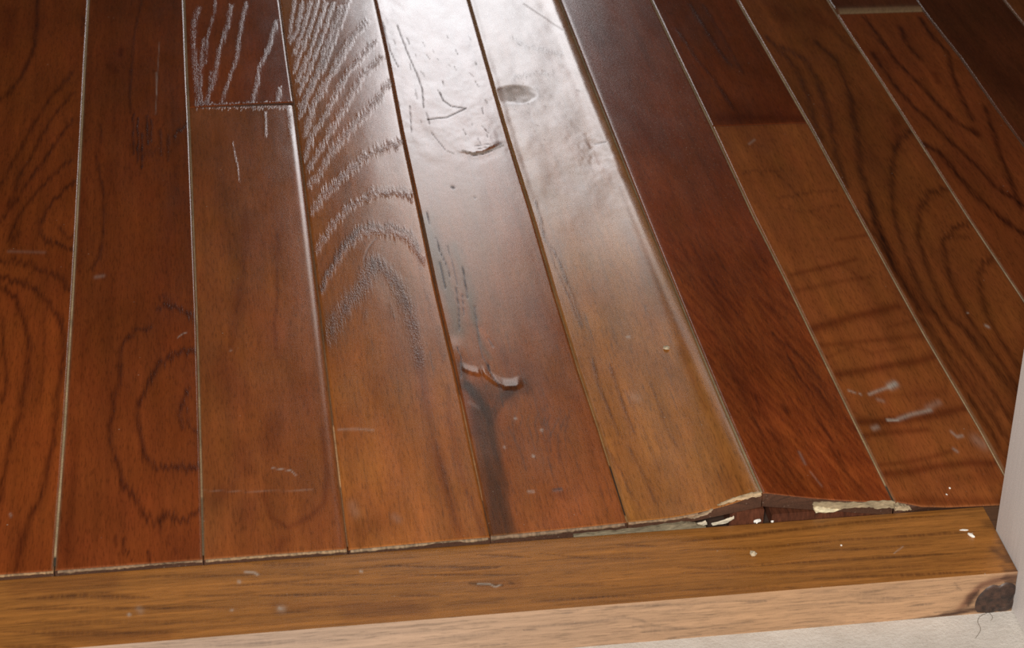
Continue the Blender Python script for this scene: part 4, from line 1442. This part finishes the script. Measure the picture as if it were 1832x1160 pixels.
# ------------------------------------------------------------------ litter lying about
def lump(name, x, y, z, rx, ry, rz, mat, rot, seed, label, cat, group=None, sub=2, rough=.18):
    import bmesh
    bm = bmesh.new(); bmesh.ops.create_icosphere(bm, subdivisions=sub, radius=1)
    rs = np.random.RandomState(seed)
    for v in bm.verts:
        k = 1+rs.normal()*rough
        v.co = Vector((v.co.x*rx*k/1000, v.co.y*ry*k/1000, max(v.co.z, -.55)*rz*k/1000))
    me = bpy.data.meshes.new(name); bm.to_mesh(me); bm.free()
    zmin = min(v.co.z for v in me.vertices)
    for v in me.vertices: v.co.z -= zmin
    o = link(name, me, mat, None, (x/1000, y/1000, z/1000))
    o.rotation_euler = (0, 0, rot); o['label'] = label; o['category'] = cat
    if group: o['group'] = group
    return o
def pz(c, x, y):
    u = (x-seam_x(c, y))/W
    return float(surf(c, u, y)+extra(c, False, np.array([x]), np.array([y]), np.array([u]), W)[0])
lump('paint_chip', 188.8, -26.7, 0.05, 1.0, 2.6, 1.1, M_CHIP, .55, 1, 'bright white grain-shaped paint chip on the threshold top near the door trim', 'paint chip', rough=.06)
lump('paint_sliver', 186.6, -20.9, 0.05, 2.6, .8, .35, M_CHIP, -.12, 2, 'thin flat white paint sliver lying just behind the grain-shaped chip on the threshold', 'paint chip', rough=.1)
lump('plaster_crumb', 63.9, -28.1, 0.05, 1.8, 2.2, 1.1, M_CRUMB, .3, 3, 'single tan crumb on the middle of the stained threshold top', 'crumb')
lump('plaster_crumb', 114.2, -26.2, 0.05, .6, .8, .5, M_CHIP, 0, 4, 'tiny pale speck on the threshold between the tan crumb and the white chip', 'crumb', sub=1)
lump('plaster_crumb', 73.6, 2.6, -1.4, 2.6, 1.0, 1.4, M_CHIP, .2, 5, 'white plaster crumb in the gap under the lifted plank corner', 'crumb')
lump('plaster_crumb', 81.8, 1.4, -1.4, .8, .8, 1.0, M_CHIP, .2, 6, 'smaller white crumb beside the dark hole under the lifted planks', 'crumb', sub=1)
lump('paint_fleck', 190.4, 18.0, pz(7, 190.4, 18.), .65, .8, .5, M_CHIP, .2, 7, 'upper of two tiny white flecks on the banded plank by the trim', 'paint fleck', sub=1)
lump('paint_fleck', 186.5, 11.9, pz(7, 186.5, 11.9), .7, .8, .5, M_CHIP, .2, 8, 'lower of two tiny white flecks on the banded plank by the trim', 'paint fleck', sub=1)
lump('plaster_crumb', 56.2, 179.8, pz(5, 56.2, 179.8), 2.0, 2.1, .9, M_CRUMB, .6, 9, 'tan crumb stuck on the golden-brown plank that curls up', 'crumb')

def strand(name, pts, r, label):
    P = [Vector(p)/1000 for p in pts]
    cu = bpy.data.curves.new(name, 'CURVE'); cu.dimensions = '3D'
    sp = cu.splines.new('NURBS'); sp.points.add(len(P)-1)
    org = P[0].copy()
    for q, p in zip(sp.points, P): q.co = (*(p-org), 1)
    sp.use_endpoint_u = True; sp.order_u = 3
    cu.bevel_depth = r/1000; cu.bevel_resolution = 2
    tmp = bpy.data.objects.new('tmp', cu); COL.objects.link(tmp)
    dg = bpy.context.evaluated_depsgraph_get()
    me = bpy.data.meshes.new_from_object(tmp.evaluated_get(dg))
    bpy.data.objects.remove(tmp)
    o = link(name, me, None, None, org); me.materials.clear(); me.materials.append(M_HAIR)
    o['label'] = label; o['category'] = 'hair'
strand('hair', [(190,-61.9,-26.7),(187,-63,-26.6),(184.4,-65.2,-26.5),(182.2,-69,-26.5),(182.8,-73.9,-26.6),(181.2,-77.5,-26.6),(177.2,-81.8,-26.7)], .13, 'long curled dark hair on the pale slab in front of the knot')
strand('hair', [(191.7,-62.0,-26.7),(192.3,-64.5,-26.5),(192.0,-66.8,-26.5),(190.2,-68.4,-26.7)], .10, 'short dark hair on the slab, touching the knot beside the long one')
